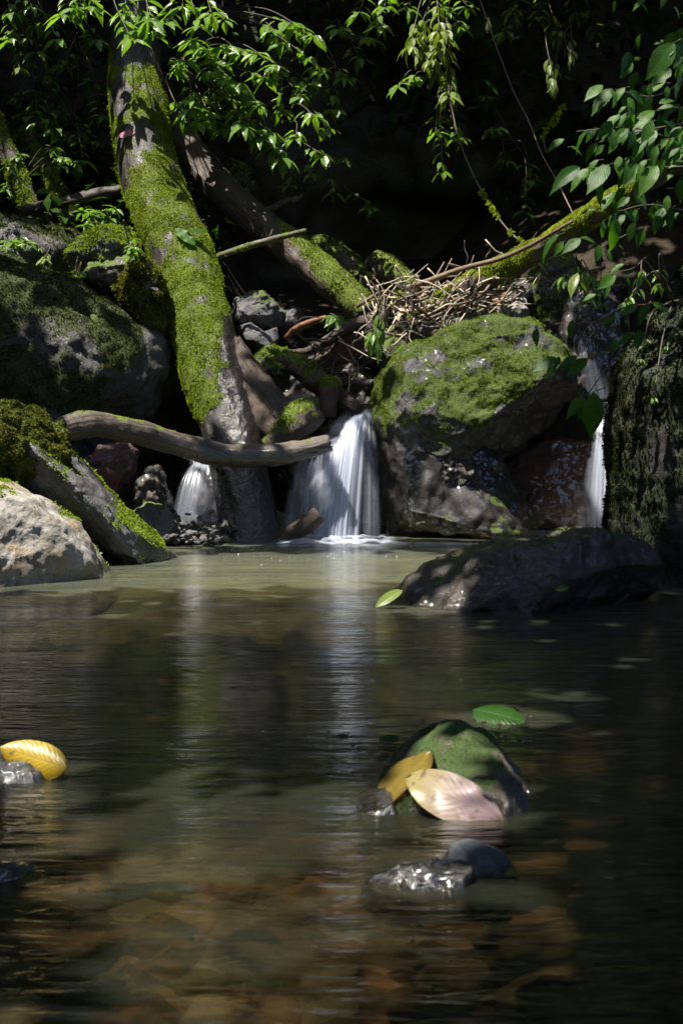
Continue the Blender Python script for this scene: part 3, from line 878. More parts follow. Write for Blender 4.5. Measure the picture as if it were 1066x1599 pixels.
# stones in the foreground
fore_stone = rock('mossy stone bearing two faded leaves, near foreground', [(545, 1300), (575, 1240), (632, 1187), (690, 1150), (730, 1143), (775, 1165), (810, 1205), (836, 1250), (838, 1300), (800, 1330), (620, 1330)],
     3.5, 0.33, M['rock_fore'], 7, 0.06, 0.004, ncut=2, seed=101, power=0.68, name='stone', cat='stone', moss=up_moss(0.4, 0.8, 11, 5, 0.9, lambda W, N, px, py: -0.05 - 0.7 * sstep(px, 760, 800)), tuft=('tuft_fore', 90000, 0.005))
rock('low wet stone at the left foot of the leaf-bearing stone', [(516, 1298), (530, 1268), (568, 1248), (612, 1238), (632, 1270), (600, 1316)], 3.32, 0.15, M['rock_wet'], 6, 0.05, 0.003, ridge=0.02, seed=102, ncut=3, name='stone', cat='stone')
rock('blue-grey angular stone poking from the near water', [(668, 1400), (682, 1350), (712, 1325), (752, 1311), (785, 1330), (806, 1358), (812, 1400), (770, 1430), (690, 1430)], 2.83, 0.10, M['rock_blue'], 6, 0.015, 0.0015, seed=103, ncut=6, ridge=0.01, cuts=[((-0.55, -0.65, 0.52), 0.026), ((0.65, -0.55, 0.5), 0.034), ((0.3, -0.1, 0.95), 0.044), ((-0.95, -0.1, 0.3), 0.05), ((0.1, -0.98, 0.1), 0.042)], name='stone', cat='stone')
rock('low black wet stone left of the blue-grey stone', [(566, 1412), (578, 1374), (620, 1358), (680, 1344), (735, 1350), (740, 1415), (640, 1430)], 2.77, 0.07, M['rock_wet'], 6, 0.10, 0.003, seed=104, ncut=4, name='stone', cat='stone')
rock('black wet stone under the yellow leaf at the left edge', [(-90, 1245), (-75, 1200), (-10, 1176), (50, 1178), (98, 1196), (122, 1226), (80, 1255)], 3.62, 0.15, M['rock_wet'], 6, 0.08, 0.003, seed=105, ncut=4, name='stone', cat='stone')
rock('glinting wet stone breaking the water at the lower left', [(-40, 1395), (-25, 1358), (20, 1346), (55, 1362), (66, 1390), (30, 1415)], 2.81, 0.07, M['rock_wet'], 5, 0.08, 0.006, seed=106, ncut=4, name='stone', cat='stone')

# ------------------------------------------------------------------ trunks, logs, sticks


def catmull(P0, n):
    P0 = np.asarray(P0, float)
    k = len(P0)
    Q = np.vstack([2 * P0[0] - P0[1], P0, 2 * P0[-1] - P0[-2]])
    t = np.linspace(0, k - 1 - 1e-9, n)
    i = np.floor(t).astype(int)
    f = (t - i)[:, None]
    a, b, c, d = Q[i], Q[i + 1], Q[i + 2], Q[i + 3]
    return 0.5 * ((2 * b) + (-a + c) * f + (2 * a - 5 * b + 4 * c - d) * f ** 2 + (-a + 3 * b - 3 * c + d) * f ** 3)


def tube_arrays(pts, rad, nlen, nring, seed=0, knob=0.0, bark=0.0, flat=1.0, jag=0.0):
    data = catmull(np.column_stack([pts, rad]), nlen)
    C, R = data[:, :3], np.maximum(data[:, 3], 1e-4)
    T = np.gradient(C, axis=0)
    T /= np.linalg.norm(T, axis=1, keepdims=True)
    ref = np.array([0, 0, 1.0]) if abs(T[0, 2]) < 0.85 else np.array([0, 1.0, 0])
    A = np.zeros_like(T)
    a = np.cross(T[0], ref)
    a /= np.linalg.norm(a)
    for k in range(nlen):
        a = a - T[k] * (a @ T[k])
        a /= np.linalg.norm(a)
        A[k] = a
    B = np.cross(T, A)
    th = np.linspace(0, 2 * math.pi, nring, endpoint=False)
    ring = A[:, None, :] * np.cos(th)[None, :, None] + B[:, None, :] * np.sin(th)[None, :, None]
    V = C[:, None, :] + ring * R[:, None, None]
    V = V.reshape(-1, 3)
    rn = ring.reshape(-1, 3)
    RR = np.repeat(R, nring)
    if knob:
        V = V + rn * (RR * knob * fbm(V / R.mean() * 0.6 + seed, 3, seed))[:, None]
    if bark:
        al = np.repeat(np.linspace(0, nlen, nlen), nring)
        ths = np.tile(th, nlen)
        q = np.stack([np.cos(ths) * 3, np.sin(ths) * 3, np.repeat(np.cumsum(np.r_[0, np.linalg.norm(np.diff(C, axis=0), axis=1)]) * 3, nring)], -1)
        V = V + rn * (RR * bark * fbm(q + seed, 4, seed + 3, gain=0.6, ridged=True))[:, None]
    if jag:
        # broken, splintered end
        nz = np.random.default_rng(seed + 5).random(nring)
        for k in range(3):
            sl = slice((nlen - 1 - k) * nring, (nlen - k) * nring)
            V[sl] += T[-1] * (jag * (nz - 0.3) * (1 - 0.3 * k))[:, None]
    i = (np.arange(nlen - 1)[:, None] * nring)
    j = np.arange(nring)[None, :]
    jn = (j + 1) % nring
    F = np.stack([i + j, i + jn, i + nring + jn, i + nring + j], -1).reshape(-1, 4)
    uv = np.stack([np.tile(np.abs(np.linspace(-1, 1, nring, endpoint=False)), nlen), np.repeat(np.linspace(0, 1, nlen) * max(1.0, np.linalg.norm(np.diff(C, axis=0), axis=1).sum() * 2), nring)], -1)
    # end caps
    caps = []
    for e, off in ((0, 0), (1, (nlen - 1) * nring)):
        ci = len(V)
        cc = V[off:off + nring].mean(0) + (T[-1] if e else -T[0]) * (-0.15 * R[-1 if e else 0] if jag and e else 0.12 * R[-1 if e else 0])
        V = np.vstack([V, cc])
        uv = np.vstack([uv, [0.5, 0]])
        for k in range(nring):
            k2 = (k + 1) % nring
            caps.append([off + k2, off + k, ci, ci] if e == 0 else [off + k, off + k2, ci, ci])
    return V, F, uv, np.array(caps), C


def log(name, label, cat, pts, mat, nlen=60, nring=24, seed=1, knob=0.12, bark=0.06, moss=None, tuft=None, group=None, parent=None, jag=0.0, wet=None):
    """pts: (px, py, Y, half width in px)"""
    W = np.array([P(p[0], p[1], p[2]) for p in pts])
    r = np.array([p[3] * p[2] / FPX for p in pts])
    V, F, uv, caps, C = tube_arrays(W, r, nlen, nring, seed, knob, bark, jag=jag)
    Ft = np.vstack([np.concatenate([F[:, [0, 1, 2]], F[:, [0, 2, 3]]]), caps[:, :3]])
    N = vnormals(V, Ft)
    at = np.zeros(len(V))
    if moss is not None:
        px, py = proj(V)
        at = np.clip(moss(V, N, px, py), 0, 1)
    k = int(np.argmin(C[:, 2]))
    base = C[k]
    if parent is not None:
        base = np.array(parent.location)
    wt = np.zeros(len(V))
    if wet is not None:
        px, py = proj(V)
        wt = np.clip(wet(V, N, px, py), 0, 1)
    o = link(name, mesh_data(name, V - base, Ft, M[mat], uv=uv, attrs={'moss': at, 'wet': wt}), parent, base if parent is None else (0, 0, 0))
    if parent is None:
        tag(o, label, cat, group)
    if tuft:
        tufts('moss', V - base, Ft, at, M[tuft[0]], o, tuft[1], tuft[2], seed=seed, **(tuft[3] if len(tuft) > 3 else {}))
    global TR
    TR = (V - base, Ft, at)
    return o


def trunk_moss(W, N, px, py):
    m = 0.82 + 0.62 * fbm(W * 3.6, 5, 31, gain=0.6)
    # bare dark patches high up, bare wet right flank low down, bare wet foot
    m = m - 0.75 * np.exp(-(((px - 208) / 26) ** 2 + ((py - 245) / 45) ** 2))
    m = m - 0.6 * np.exp(-(((px - 195) / 22) ** 2 + ((py - 165) / 30) ** 2))
    edge = 352 + 0.05 * (py - 540) + 14 * fbm(W * 6, 2, 8)
    m = m - 1.4 * sstep(px, edge - 16, edge + 10) * sstep(py, 470, 540)
    m = m - 1.6 * sstep(py + 40 * fbm(W * 4, 3, 9), 645, 700)
    m = m - 1.0 * sstep(py - 0.5 * (px - 215), 120, 80)
    return m


TRO = log('leaning_tree_trunk', 'thick leaning tree trunk furred with yellow-green moss, foot in the pool', 'tree trunk',
    [(200, -60, 12.6, 32), (210, 40, 12.3, 35), (213, 110, 12.1, 40), (219, 190, 11.85, 43), (239, 290, 11.55, 45), (285, 400, 11.2, 47), (311, 500, 10.9, 48), (333, 590, 10.65, 46), (356, 660, 10.5, 44), (376, 750, 10.3, 43), (386, 810, 10.22, 45), (390, 850, 10.15, 49), (392, 890, 10.1, 53)],
    'bark', 260, 72, 5, 0.05, 0.06, trunk_moss, ('tuft_trunk', 60000, 0.0115), wet=lambda W, N, px, py: sstep(W[:, 2] + 0.12 * fbm(W * 3, 3, 2), 0.75, 0.45) + 0.7 * sstep(px, 330, 360) * sstep(py, 470, 520))
tufts('moss', *TR, M['tuft_trunk'], TRO, 1600, 0.022, 0.3, seed=77, lift=0.6, droop=0.35)
log('slanting_log', 'grey slanting log with a green mossy lower end behind the trunk', 'log',
    [(262, 180, 12.5, 24), (300, 240, 12.2, 25), (350, 300, 11.9, 25), (410, 352, 11.7, 24), (470, 400, 11.5, 25), (530, 450, 11.3, 25), (574, 492, 11.15, 24)],
    'bark_brown', 120, 40, 6, 0.10, 0.06, lambda W, N, px, py: -0.25 + 0.9 * sstep(px, 400, 520) + 0.9 * (N[:, 2] - 0.1) * sstep(px, 380, 450) + 0.4 * fbm(W * 4, 3, 5), ('tuft_green', 24000, 0.015))
arch = log('arching_log', 'smooth grey arching log lying across in front of the trunk', 'log',
    [(76, 690, 9.15, 12), (92, 674, 9.2, 18), (118, 665, 9.3, 20), (150, 663, 9.4, 19), (185, 669, 9.5, 18), (225, 678, 9.6, 18), (270, 691, 9.72, 17), (320, 705, 9.8, 18), (360, 712, 9.85, 17), (420, 711, 9.9, 17), (465, 704, 9.95, 15), (512, 692, 10.0, 13)],
    'bark_log', 170, 56, 8, 0.09, 0.10, lambda W, N, px, py: -0.2 + 0.8 * (N[:, 2] - 0.5) + 0.5 * np.exp(-((px - 200) / 60) ** 2) + 0.55 * fbm(W * 7, 3, 6), ('tuft_trunk', 14000, 0.012), jag=0.02, wet=lambda W, N, px, py: sstep(px, 200, 330) * sstep(N[:, 2] + 0.4 * fbm(W * 6, 3, 4), 0.75, 0.1))  # damp on the right; its darkening below the top paints in shade
log('thin_branch', 'thin straight mossy branch propped across behind the trunk', 'branch',
    [(322, 408, 11.2, 4.5), (370, 390, 11.15, 5), (425, 374, 11.1, 5), (478, 360, 11.0, 3.5)], 'stem', 40, 12, 9, 0.1, 0.05, lambda W, N, px, py: 0.45 + 0.6 * fbm(W * 9, 2, 4), ('tuft_trunk', 9000, 0.012))
log('dead_twig', 'dead knobbly twig sticking up above the slanting log', 'twig',
    [(402, 332, 11.7, 5), (425, 325, 11.7, 5), (445, 314, 11.7, 4), (458, 312, 11.7, 4), (472, 305, 11.7, 2)], 'wood_dark', 40, 10, 10, 0.3, 0.1)
log('mossy_branch_log', 'sunlit mossy branch slanting up to the right over the debris', 'log',
    [(640, 505, 11.35, 17), (690, 475, 11.2, 19), (740, 445, 11.0, 20), (800, 412, 10.8, 19), (850, 385, 10.5, 17), (900, 350, 10.1, 16), (950, 318, 9.6, 16), (1005, 285, 9.0, 16), (1080, 240, 8.6, 16)],
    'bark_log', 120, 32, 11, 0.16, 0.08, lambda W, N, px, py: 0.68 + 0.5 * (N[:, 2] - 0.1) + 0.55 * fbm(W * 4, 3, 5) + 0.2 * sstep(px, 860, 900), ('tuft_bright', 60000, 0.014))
log('brown_stick', 'long thin brown stick lying over the mossy branch', 'stick',
    [(628, 452, 10.9, 4.5), (670, 438, 10.85, 4.2), (720, 420, 10.75, 4), (780, 404, 10.55, 3.6), (830, 382, 10.3, 3.2), (892, 346, 9.9, 2.4)], 'wood_brown', 60, 10, 12, 0.12, 0.05)
log('dark_branch', 'dark fallen branch crossing the upper left shade', 'branch',
    [(30, 330, 12.0, 8), (90, 318, 12.0, 9), (140, 306, 11.9, 9), (190, 296, 11.9, 8)], 'wood_dark', 40, 14, 13, 0.15, 0.08)
log('broken_stump', 'broken brown stump log leaning against the trunk', 'log',
    [(462, 672, 10.55, 24), (430, 640, 10.6, 25), (402, 602, 10.65, 24), (376, 566, 10.7, 21), (362, 545, 10.75, 20)], 'bark_brown', 60, 32, 14, 0.14, 0.10, lambda W, N, px, py: -0.1 + 0.5 * fbm(W * 5, 3, 4) + 0.3 * N[:, 2], jag=0.09)
log('split_stump_slab', 'splintered dark slab of wood left of the broken stump', 'log',
    [(440, 690, 10.5, 17), (405, 655, 10.5, 18), (378, 615, 10.55, 17), (356, 580, 10.6, 12)], 'bark_brown', 50, 24, 15, 0.18, 0.12, jag=0.10)
log('mossy_stump', 'short mossy log stub above the arching log', 'log',
    [(418, 700, 10.2, 15), (445, 678, 10.2, 21), (470, 655, 10.25, 25), (490, 640, 10.3, 22)], 'bark_brown', 50, 28, 16, 0.16, 0.10, lambda W, N, px, py: 0.25 + 0.8 * N[:, 2] + 0.5 * fbm(W * 6, 3, 4), ('tuft_green', 16000, 0.018))
log('mossy_root', 'gnarled mossy root running down to the lip of the main fall', 'root',
    [(440, 560, 10.9, 14), (465, 572, 10.85, 17), (490, 592, 10.8, 17), (515, 612, 10.75, 15), (540, 628, 10.65, 12), (562, 640, 10.55, 9)], 'bark_brown', 60, 24, 17, 0.2, 0.1, lambda W, N, px, py: 0.3 + 0.9 * (N[:, 2] - 0.2) + 0.5 * fbm(W * 6, 3, 4) - 0.8 * sstep(px, 515, 545), ('tuft_green', 16000, 0.018))
log('stump_knob', 'stubby moss-capped root knob beside the lip of the fall', 'root',
    [(510, 650, 10.6, 15), (513, 625, 10.6, 15), (515, 600, 10.62, 15), (516, 590, 10.62, 11)], 'bark_brown', 36, 20, 18, 0.2, 0.1, lambda W, N, px, py: -0.4 + 1.5 * sstep(py, 612, 598) + 0.3 * fbm(W * 8, 2, 4), ('tuft_trunk', 20000, 0.018))
log('orange_stick', 'peeled orange-brown stick pointing out of the stone heap', 'stick',
    [(446, 528, 11.2, 4), (462, 513, 11.15, 5), (485, 503, 11.1, 5), (510, 496, 11.05, 4)], 'wood_orange', 40, 14, 19, 0.15, 0.06)
log('dark_root', 'dark bent root below the orange stick', 'root',
    [(452, 552, 11.0, 5), (480, 548, 11.0, 6), (505, 535, 10.95, 7), (540, 512, 10.9, 8), (570, 500, 10.9, 8)], 'bark_brown', 40, 14, 20, 0.15, 0.08)
log('tangled_root', 'thick dark root between the stone heap and the debris', 'root',
    [(480, 600, 11.1, 14), (515, 570, 11.05, 17), (550, 535, 11.0, 18), (585, 505, 11.0, 16), (600, 490, 11.0, 12)], 'bark_brown', 40, 20, 21, 0.2, 0.1)
log('sodden_log', 'dark sodden stick lying above the water lip', 'stick',
    [(500, 606, 10.9, 6), (545, 600, 10.9, 7), (595, 598, 10.85, 6)], 'wood_dark', 40, 12, 22, 0.15, 0.08)
log('dark_log_end', 'dark mossy log rising behind the slanting log', 'log',
    [(478, 385, 12.6, 22), (505, 395, 12.5, 27), (540, 420, 12.4, 28), (580, 455, 12.2, 26)], 'bark_brown', 50, 28, 23, 0.16, 0.08, lambda W, N, px, py: 0.4 + 0.5 * N[:, 2] + 0.4 * fbm(W * 4, 3, 4), ('tuft_dark', 14000, 0.018))
log('cut_log', 'short round-ended log behind the debris pile', 'log',
    [(585, 408, 12.3, 17), (600, 418, 12.2, 20), (625, 438, 12.0, 20), (650, 460, 11.9, 18)], 'bark_brown', 50, 28, 24, 0.12, 0.08, lambda W, N, px, py: 0.3 + 0.5 * N[:, 2] + 0.4 * fbm(W * 4, 3, 4), ('tuft_dark', 14000, 0.018))
log('debris_log', 'short mossy log end inside the debris pile', 'log',
    [(595, 500, 11.1, 14), (622, 478, 11.05, 19), (650, 458, 11.0, 16)], 'bark_brown', 36, 20, 25, 0.18, 0.1, lambda W, N, px, py: 0.35 + 0.6 * N[:, 2] + 0.4 * fbm(W * 6, 3, 4), ('tuft_dark', 14000, 0.018))
log('black_log', 'black wet log on top of the big mossy boulder', 'log',
    [(620, 505, 11.0, 10), (655, 517, 10.95, 11), (700, 520, 10.9, 9)], 'wood_dark', 36, 16, 26, 0.18, 0.1)
log('driftwood_billet', 'short cut billet of wood at the foot of the main fall', 'log',
    [(442, 842, 9.95, 13), (470, 824, 9.95, 14), (498, 803, 9.95, 13)], 'bark_brown', 40, 18, 27, 0.08, 0.05)
log('mossy_sapling', 'slim mossy trunk at the far left edge', 'tree trunk',
    [(-40, 120, 12.4, 14), (-5, 200, 12.3, 13), (25, 270, 12.2, 14), (50, 335, 12.1, 15), (60, 380, 12.0, 16)], 'bark_brown', 60, 20, 28, 0.12, 0.08, lambda W, N, px, py: 0.55 + 0.5 * fbm(W * 4, 3, 4), ('tuft_trunk', 18000, 0.02))
log('mossy_sapling', 'second slim mossy trunk, between the far left trunk and the thick trunk', 'tree trunk',
    [(40, 200, 12.6, 11), (68, 260, 12.5, 11), (92, 300, 12.4, 12), (112, 350, 12.3, 14)], 'bark_brown', 50, 20, 29, 0.12, 0.08, lambda W, N, px, py: 0.55 + 0.5 * fbm(W * 4, 3, 4), ('tuft_trunk', 18000, 0.02))

# twigs of the debris pile
twig_n = 0


def twig(a, b, Y1, Y2, r, mat, label, group, seed, bend=0.06):
    rr = random.Random(seed)
    A, B = P(a[0], a[1], Y1), P(b[0], b[1], Y2)
    L = np.linalg.norm(B - A)
    pts = [A]
    for k in (0.33, 0.66):
        pts.append(A + (B - A) * k + np.array([rr.uniform(-1, 1), rr.uniform(-1, 1), rr.uniform(-1, 1)]) * L * bend)
    pts.append(B)
    rad = np.array([r, r * 0.9, r * 0.75, r * 0.45])
    V, F, uv, caps, C = tube_arrays(np.array(pts), rad, 9, 6, seed, 0.15, 0.0)
    Ft = np.vstack([np.concatenate([F[:, [0, 1, 2]], F[:, [0, 2, 3]]]), caps[:, :3]])
    base = C[int(np.argmin(C[:, 2]))]
    return tag(link('twig', mesh_data('twig', V - base, Ft, M[mat], uv=uv, attrs={'moss': np.zeros(len(V))}), None, base), label, 'twig', group)


rt = random.Random(5)
for k in range(120):
    cx, cy = rt.uniform(598, 812), 0
    cy = 492 - (cx - 615) * 0.30 + rt.gauss(0, 18)
    an = rt.gauss(-0.45, 0.55)
    L = rt.uniform(25, 120)
    Y = rt.uniform(10.8, 11.25)
    dx, dy = math.cos(an) * L / 2, math.sin(an) * L / 2
    twig((cx - dx, cy - dy), (cx + dx, cy + dy), Y + rt.uniform(-.1, .1), Y + rt.uniform(-.1, .1), *((rt.uniform(0.0028, 0.007), 'wood_pale', 'pale dry twig tangled in the sunlit debris under the mossy branch', 'pale twigs of the debris pile') if k % 5 > 1 else
         (rt.uniform(0.006, 0.015), 'wood_brown', 'thicker brown stick tangled in the sunlit debris under the mossy branch', 'brown sticks of the debris pile')), k, 0.1)
for k in range(45):
    cx, cy = rt.uniform(560, 650), rt.uniform(450, 560)
    an = rt.gauss(1.1, 0.5)
    L = rt.uniform(25, 75)
    Y = rt.uniform(10.7, 11.0)
    dx, dy = math.cos(an) * L / 2, math.sin(an) * L / 2
    twig((cx - dx, cy - dy), (cx + dx, cy + dy), Y, Y + rt.uniform(-.1, .1), rt.uniform(0.003, 0.008), 'wood_pale' if k % 3 else 'wood_dark',
         'thin straw-like stem hanging from the left end of the debris pile', 'hanging stems of the debris pile', 200 + k, 0.12)
for k in range(30):
    cx, cy = rt.uniform(480, 585), rt.uniform(500, 600)
    an = rt.gauss(-0.5, 0.9)
    L = rt.uniform(30, 80)
    Y = rt.uniform(10.6, 10.9)
    dx, dy = math.cos(an) * L / 2, math.sin(an) * L / 2
    twig((cx - dx, cy - dy), (cx + dx, cy + dy), Y, Y + rt.uniform(-.1, .1), rt.uniform(0.004, 0.009), 'bark_brown',
         'thin brown root strand in the shaded tangle above the fall', 'root strands above the fall', 300 + k, 0.15)
for k, (a, b, lab) in enumerate([((742, 432), (732, 500), 'dark curved twig hanging under the mossy branch'), ((640, 475), (690, 512), 'dark straight twig crossing the pale debris'),
                                 ((728, 415), (725, 375), 'short upright twig above the brown stick'), ((758, 405), (765, 388), 'tiny upright twig tip above the brown stick'),
                                 ((818, 410), (838, 362), 'thin twig arching up from the mossy branch end')]):
    twig(a, b, 10.8, 10.8, 0.012 if k < 2 else 0.006, 'wood_dark', lab, None, 400 + k, 0.1)

# hanging vines
def vine(label, pts, r, mat, moss_on, seed):
    return log('hanging_vine', label, 'vine', [(*p, r) for p in pts], mat, 90, 8, seed, 0.3, 0.1,
               (lambda W, N, px, py: 0.3 + 0.9 * fbm(W * 5, 2, seed)) if moss_on else None, ('tuft_trunk', 30000, 0.03) if moss_on else None)


vine('long thin vine hanging diagonally through the dark upper right', [(742, -20, 11.0), (770, 60, 11.0), (800, 140, 11.0), (825, 190, 11.0), (845, 240, 10.8), (870, 285, 10.6), (894, 334, 10.3)], 1.0, 'wood_brown', False, 41)
vine('mossy vine trailing down from the pale hanging shrub', [(690, 120, 11.6), (705, 170, 11.6), (715, 215, 11.5), (735, 265, 11.4), (758, 310, 11.2), (785, 350, 11.0), (815, 380, 10.8)], 1.3, 'stem', True, 42)
vine('bent thin vine beside the long diagonal vine', [(880, 165, 10.8), (858, 195, 10.8), (848, 215, 10.8), (852, 238, 10.8)], 1.2, 'stem', True, 43)

# ------------------------------------------------------------------ falling water


def curtain(name, top, bot, parent, mat, sag=0.35, nu=60, nv=60, seed=1, bulge=0.03, dens=1.0, edge=0.18, lead=0.0):
    """sheet of water from the top edge to the bottom edge (lists of (px, py, Y)); falls in a parabola"""
    def edge_pts(e):
        return catmull(np.array([P(*q) for q in e]), nu)
    A, B = edge_pts(top), edge_pts(bot)
    v = np.linspace(0, 1, nv)[:, None, None]
    h = v ** sag                                    # horizontal run is used up early, then the water drops
    Q = A[None] * (1 - h) + B[None] * h
    zz = A[None, :, 2] * (1 - v[..., 0] ** 1.25) + B[None, :, 2] * v[..., 0] ** 1.25
    Q[..., 2] = zz
    u = np.linspace(0, 1, nu)
    rib = noise3(np.stack([np.tile(u * 9, (nv, 1)).ravel(), np.repeat(np.linspace(0, 1, nv) * 0.8, nu), np.full(nu * nv, seed * 3.3)], -1), seed).reshape(nv, nu)
    Q[..., 1] -= bulge * rib * 0.5 + 0.02 * np.sin(v[..., 0] * math.pi)
    V = Q.reshape(-1, 3)
    i = np.arange(nv - 1)[:, None] * nu + np.arange(nu - 1)[None, :]
    F = np.stack([i, i + 1, i + nu + 1, i + nu], -1).reshape(-1, 4)
    uv = np.stack([np.tile(u, nv), np.repeat(np.linspace(0, 1, nv), nu)], -1)
    ed = sstep(u, 0, edge) * sstep(u, 1, 1 - edge)
    body = np.tile(ed, nv) * dens
    base = np.array(parent.location)
    return link(name, mesh_data(name, V - base, F, mat, uv=uv, attrs={'body': body}), parent)


def foam(parent, cx0, cx1, Y, dY, seed, hgt=0.05, dens=1.0):
    a, b = P(cx0, 845, Y)[0], P(cx1, 845, Y)[0]
    X, Yg, F = grid(np.linspace(a - 0.12, b + 0.12, 70), np.linspace(Y - dY, Y + dY * 0.6, 40))
    e = sstep(X, a - 0.12, a + 0.12) * sstep(X, b + 0.12, b - 0.12) * np.exp(-((Yg - Y) / (dY * 0.55)) ** 2)
    p = np.stack([X * 9, Yg * 9, X * 0 + seed], -1)
    Z = 0.006 + hgt * e * (0.7 + 0.8 * fbm(p, 3, seed))
    V = np.stack([X, Yg, np.maximum(Z, 0.005)], -1)
    uv = np.stack([X, Yg * 1.4], -1)
    return link('foam', mesh_data('foam', V - np.array(parent.location), F, M['foam'], uv=uv, attrs={'body': np.clip(e * 2.4 * dens, 0, 1)}), parent)


wf = tag(empty('waterfall', P(530, 845, 10.05)), 'main white waterfall dropping beside the mossy boulder', 'waterfall')
curtain('water_curtain', [(540, 634, 10.75), (560, 632, 10.75), (584, 634, 10.75)], [(505, 690, 10.45), (540, 690, 10.45), (582, 688, 10.45)], wf, M['fall_thin'], 0.8, 50, 40, 1, 0.01, 0.9)
curtain('water_curtain', [(552, 650, 10.52), (564, 645, 10.52), (580, 640, 10.52)], [(494, 846, 10.05), (530, 847, 10.03), (564, 846, 10.05)], wf, M['fall'], 0.55, 70, 70, 2, 0.03, 1.0)
curtain('water_curtain', [(556, 648, 10.46), (566, 645, 10.46), (578, 640, 10.46)], [(512, 847, 10.0), (527, 848, 10.0), (546, 847, 10.0)], wf, M['fall'], 0.5, 50, 70, 3, 0.03, 1.0, 0.3)
curtain('water_curtain', [(486, 690, 10.4), (510, 688, 10.4), (552, 676, 10.42)], [(432, 846, 10.12), (480, 847, 10.1), (530, 847, 10.08)], wf, M['fall_thin'], 0.6, 80, 70, 4, 0.03, 1.0)
curtain('water_curtain', [(500, 690, 10.36), (520, 684, 10.36), (556, 670, 10.38)], [(462, 847, 10.05), (500, 848, 10.03), (540, 848, 10.02)], wf, M['fall_thin'], 0.5, 70, 70, 11, 0.04, 0.8, 0.3)
curtain('water_curtain', [(566, 645, 10.5), (574, 640, 10.5), (583, 640, 10.5)], [(552, 846, 10.1), (575, 847, 10.1), (600, 846, 10.12)], wf, M['fall_thin'], 0.7, 50, 70, 5, 0.02, 0.6, 0.5)
foam(wf, 440, 612, 9.98, 0.5, 3, 0.035)
wl2 = tag(empty('waterfall', P(300, 825, 10.4)), 'small fan-shaped waterfall left of the trunk foot', 'waterfall')
curtain('water_curtain', [(308, 722, 10.6), (325, 716, 10.6), (345, 718, 10.6)], [(264, 815, 10.3), (300, 822, 10.25), (345, 818, 10.3)], wl2, M['fall_thin'], 0.55, 60, 50, 7, 0.02, 0.95)
wr = tag(empty('waterfall', P(928, 832, 10.65)), 'narrow white waterfall at the right beside the rock bank', 'waterfall')
curtain('water_curtain', [(934, 630, 10.72), (944, 628, 10.72), (962, 630, 10.72)], [(892, 842, 10.3), (928, 843, 10.28), (972, 842, 10.3)], wr, M['fall'], 0.85, 50, 70, 8, 0.02, 0.75, 0.45)
curtain('water_curtain', [(934, 640, 10.66), (942, 638, 10.66), (952, 640, 10.66)], [(915, 842, 10.24), (932, 843, 10.22), (955, 842, 10.24)], wr, M['fall_thin'], 0.8, 40, 60, 9, 0.02, 1.0, 0.3)
foam(wr, 880, 985, 10.3, 0.3, 6, 0.04)
uc = tag(empty('cascade', P(910, 610, 11.0)), 'thin bluish cascade sliding down the slick rock, upper right', 'waterfall')
curtain('water_curtain', [(880, 470, 11.15), (895, 462, 11.12), (915, 466, 11.1)], [(905, 622, 10.85), (930, 622, 10.85), (962, 622, 10.85)], uc, M['fall_thin'], 0.9, 50, 60, 10, 0.05, 0.4, 0.4)
fl = tag(empty('foam_streak', P(740, 855, 9.6)), 'thin pale foam streak drifting right of the main fall', 'foam')
foam(fl, 640, 800, 9.75, 0.16, 8, 0.004, 0.55)

# ------------------------------------------------------------------ leaves and plants


def leaf_mesh(name, mat, wid=0.42, fold=0.18, droop=0.22, nl=7, nw=2, tipw=0.9, wav=0.0, serr=0.0, twist=0.0, dome=0.0):
    """blade along +Y, length 1, face up"""
    t = np.linspace(0, 1, nl + 1)
    prof = np.sin(math.pi * t ** 0.85) ** 0.85 * (1 - 0.55 * t ** 3)
    prof = prof * np.where(t > 0.8, 1 - 0.35 * ((t - 0.8) / 0.2), 1.0) if tipw > 0.75 else (np.clip(t, 0, 1) ** 0.62) * (1 - t) ** tipw
    prof = prof / prof.max() * wid / 2
    prof[-1] = 0.0008
    prof[0] = 0.006
    if serr:
        prof = prof * (1 + serr * ((np.arange(nl + 1) % 2) - 0.5))
    s = np.linspace(-1, 1, 2 * nw + 1)
    T, Sg = np.meshgrid(t, s, indexing='ij')
    Xv = prof[:, None] * Sg
    Zv = fold * np.abs(Xv) - droop * T ** 2 + wav * np.sin(T * 19) * np.abs(Sg) * prof[:, None] - dome * Sg ** 2 * prof[:, None]
    Yv = T * (1 - 0.12 * droop * T)
    if twist:
        ca, sa = np.cos(twist * T), np.sin(twist * T)
        Xv, Zv = Xv * ca - Zv * sa, Xv * sa + Zv * ca
    V = np.stack([Xv, Yv, Zv], -1).reshape(-1, 3)
    k = 2 * nw + 1
    i = np.arange(nl)[:, None] * k + np.arange(2 * nw)[None, :]
    F = np.stack([i, i + 1, i + k + 1, i + k], -1).reshape(-1, 4)
    uv = np.stack([(Sg * 0.5 + 0.5).ravel(), T.ravel()], -1)
    return mesh_data(name, V, F, mat, uv=uv)


LM = {
    'leaf': [leaf_mesh('shrub_leaf', M['leaf'], w, f, d, 7, 1) for w, f, d in ((0.42, 0.25, 0.25), (0.36, 0.35, 0.4), (0.48, 0.15, 0.15))],
    'pale': [leaf_mesh('pale_leaf', M['leaf_pale'], w, f, d, 7, 1) for w, f, d in ((0.42, 0.25, 0.3), (0.38, 0.3, 0.45))],
    'big': [leaf_mesh('broad_leaf', M['leaf_big'], w, f, d, 12, 2, 1.15, wv, 0.05, tw) for w, f, d, wv, tw in ((0.44, 0.25, 0.25, 0.05, 0.1), (0.38, 0.3, 0.4, 0.06, -0.2), (0.48, 0.18, 0.15, 0.04, 0.25))],
    'fern': [leaf_mesh('small_leaf', M['leaf'], 0.34, 0.2, 0.3, 5, 1)],
}


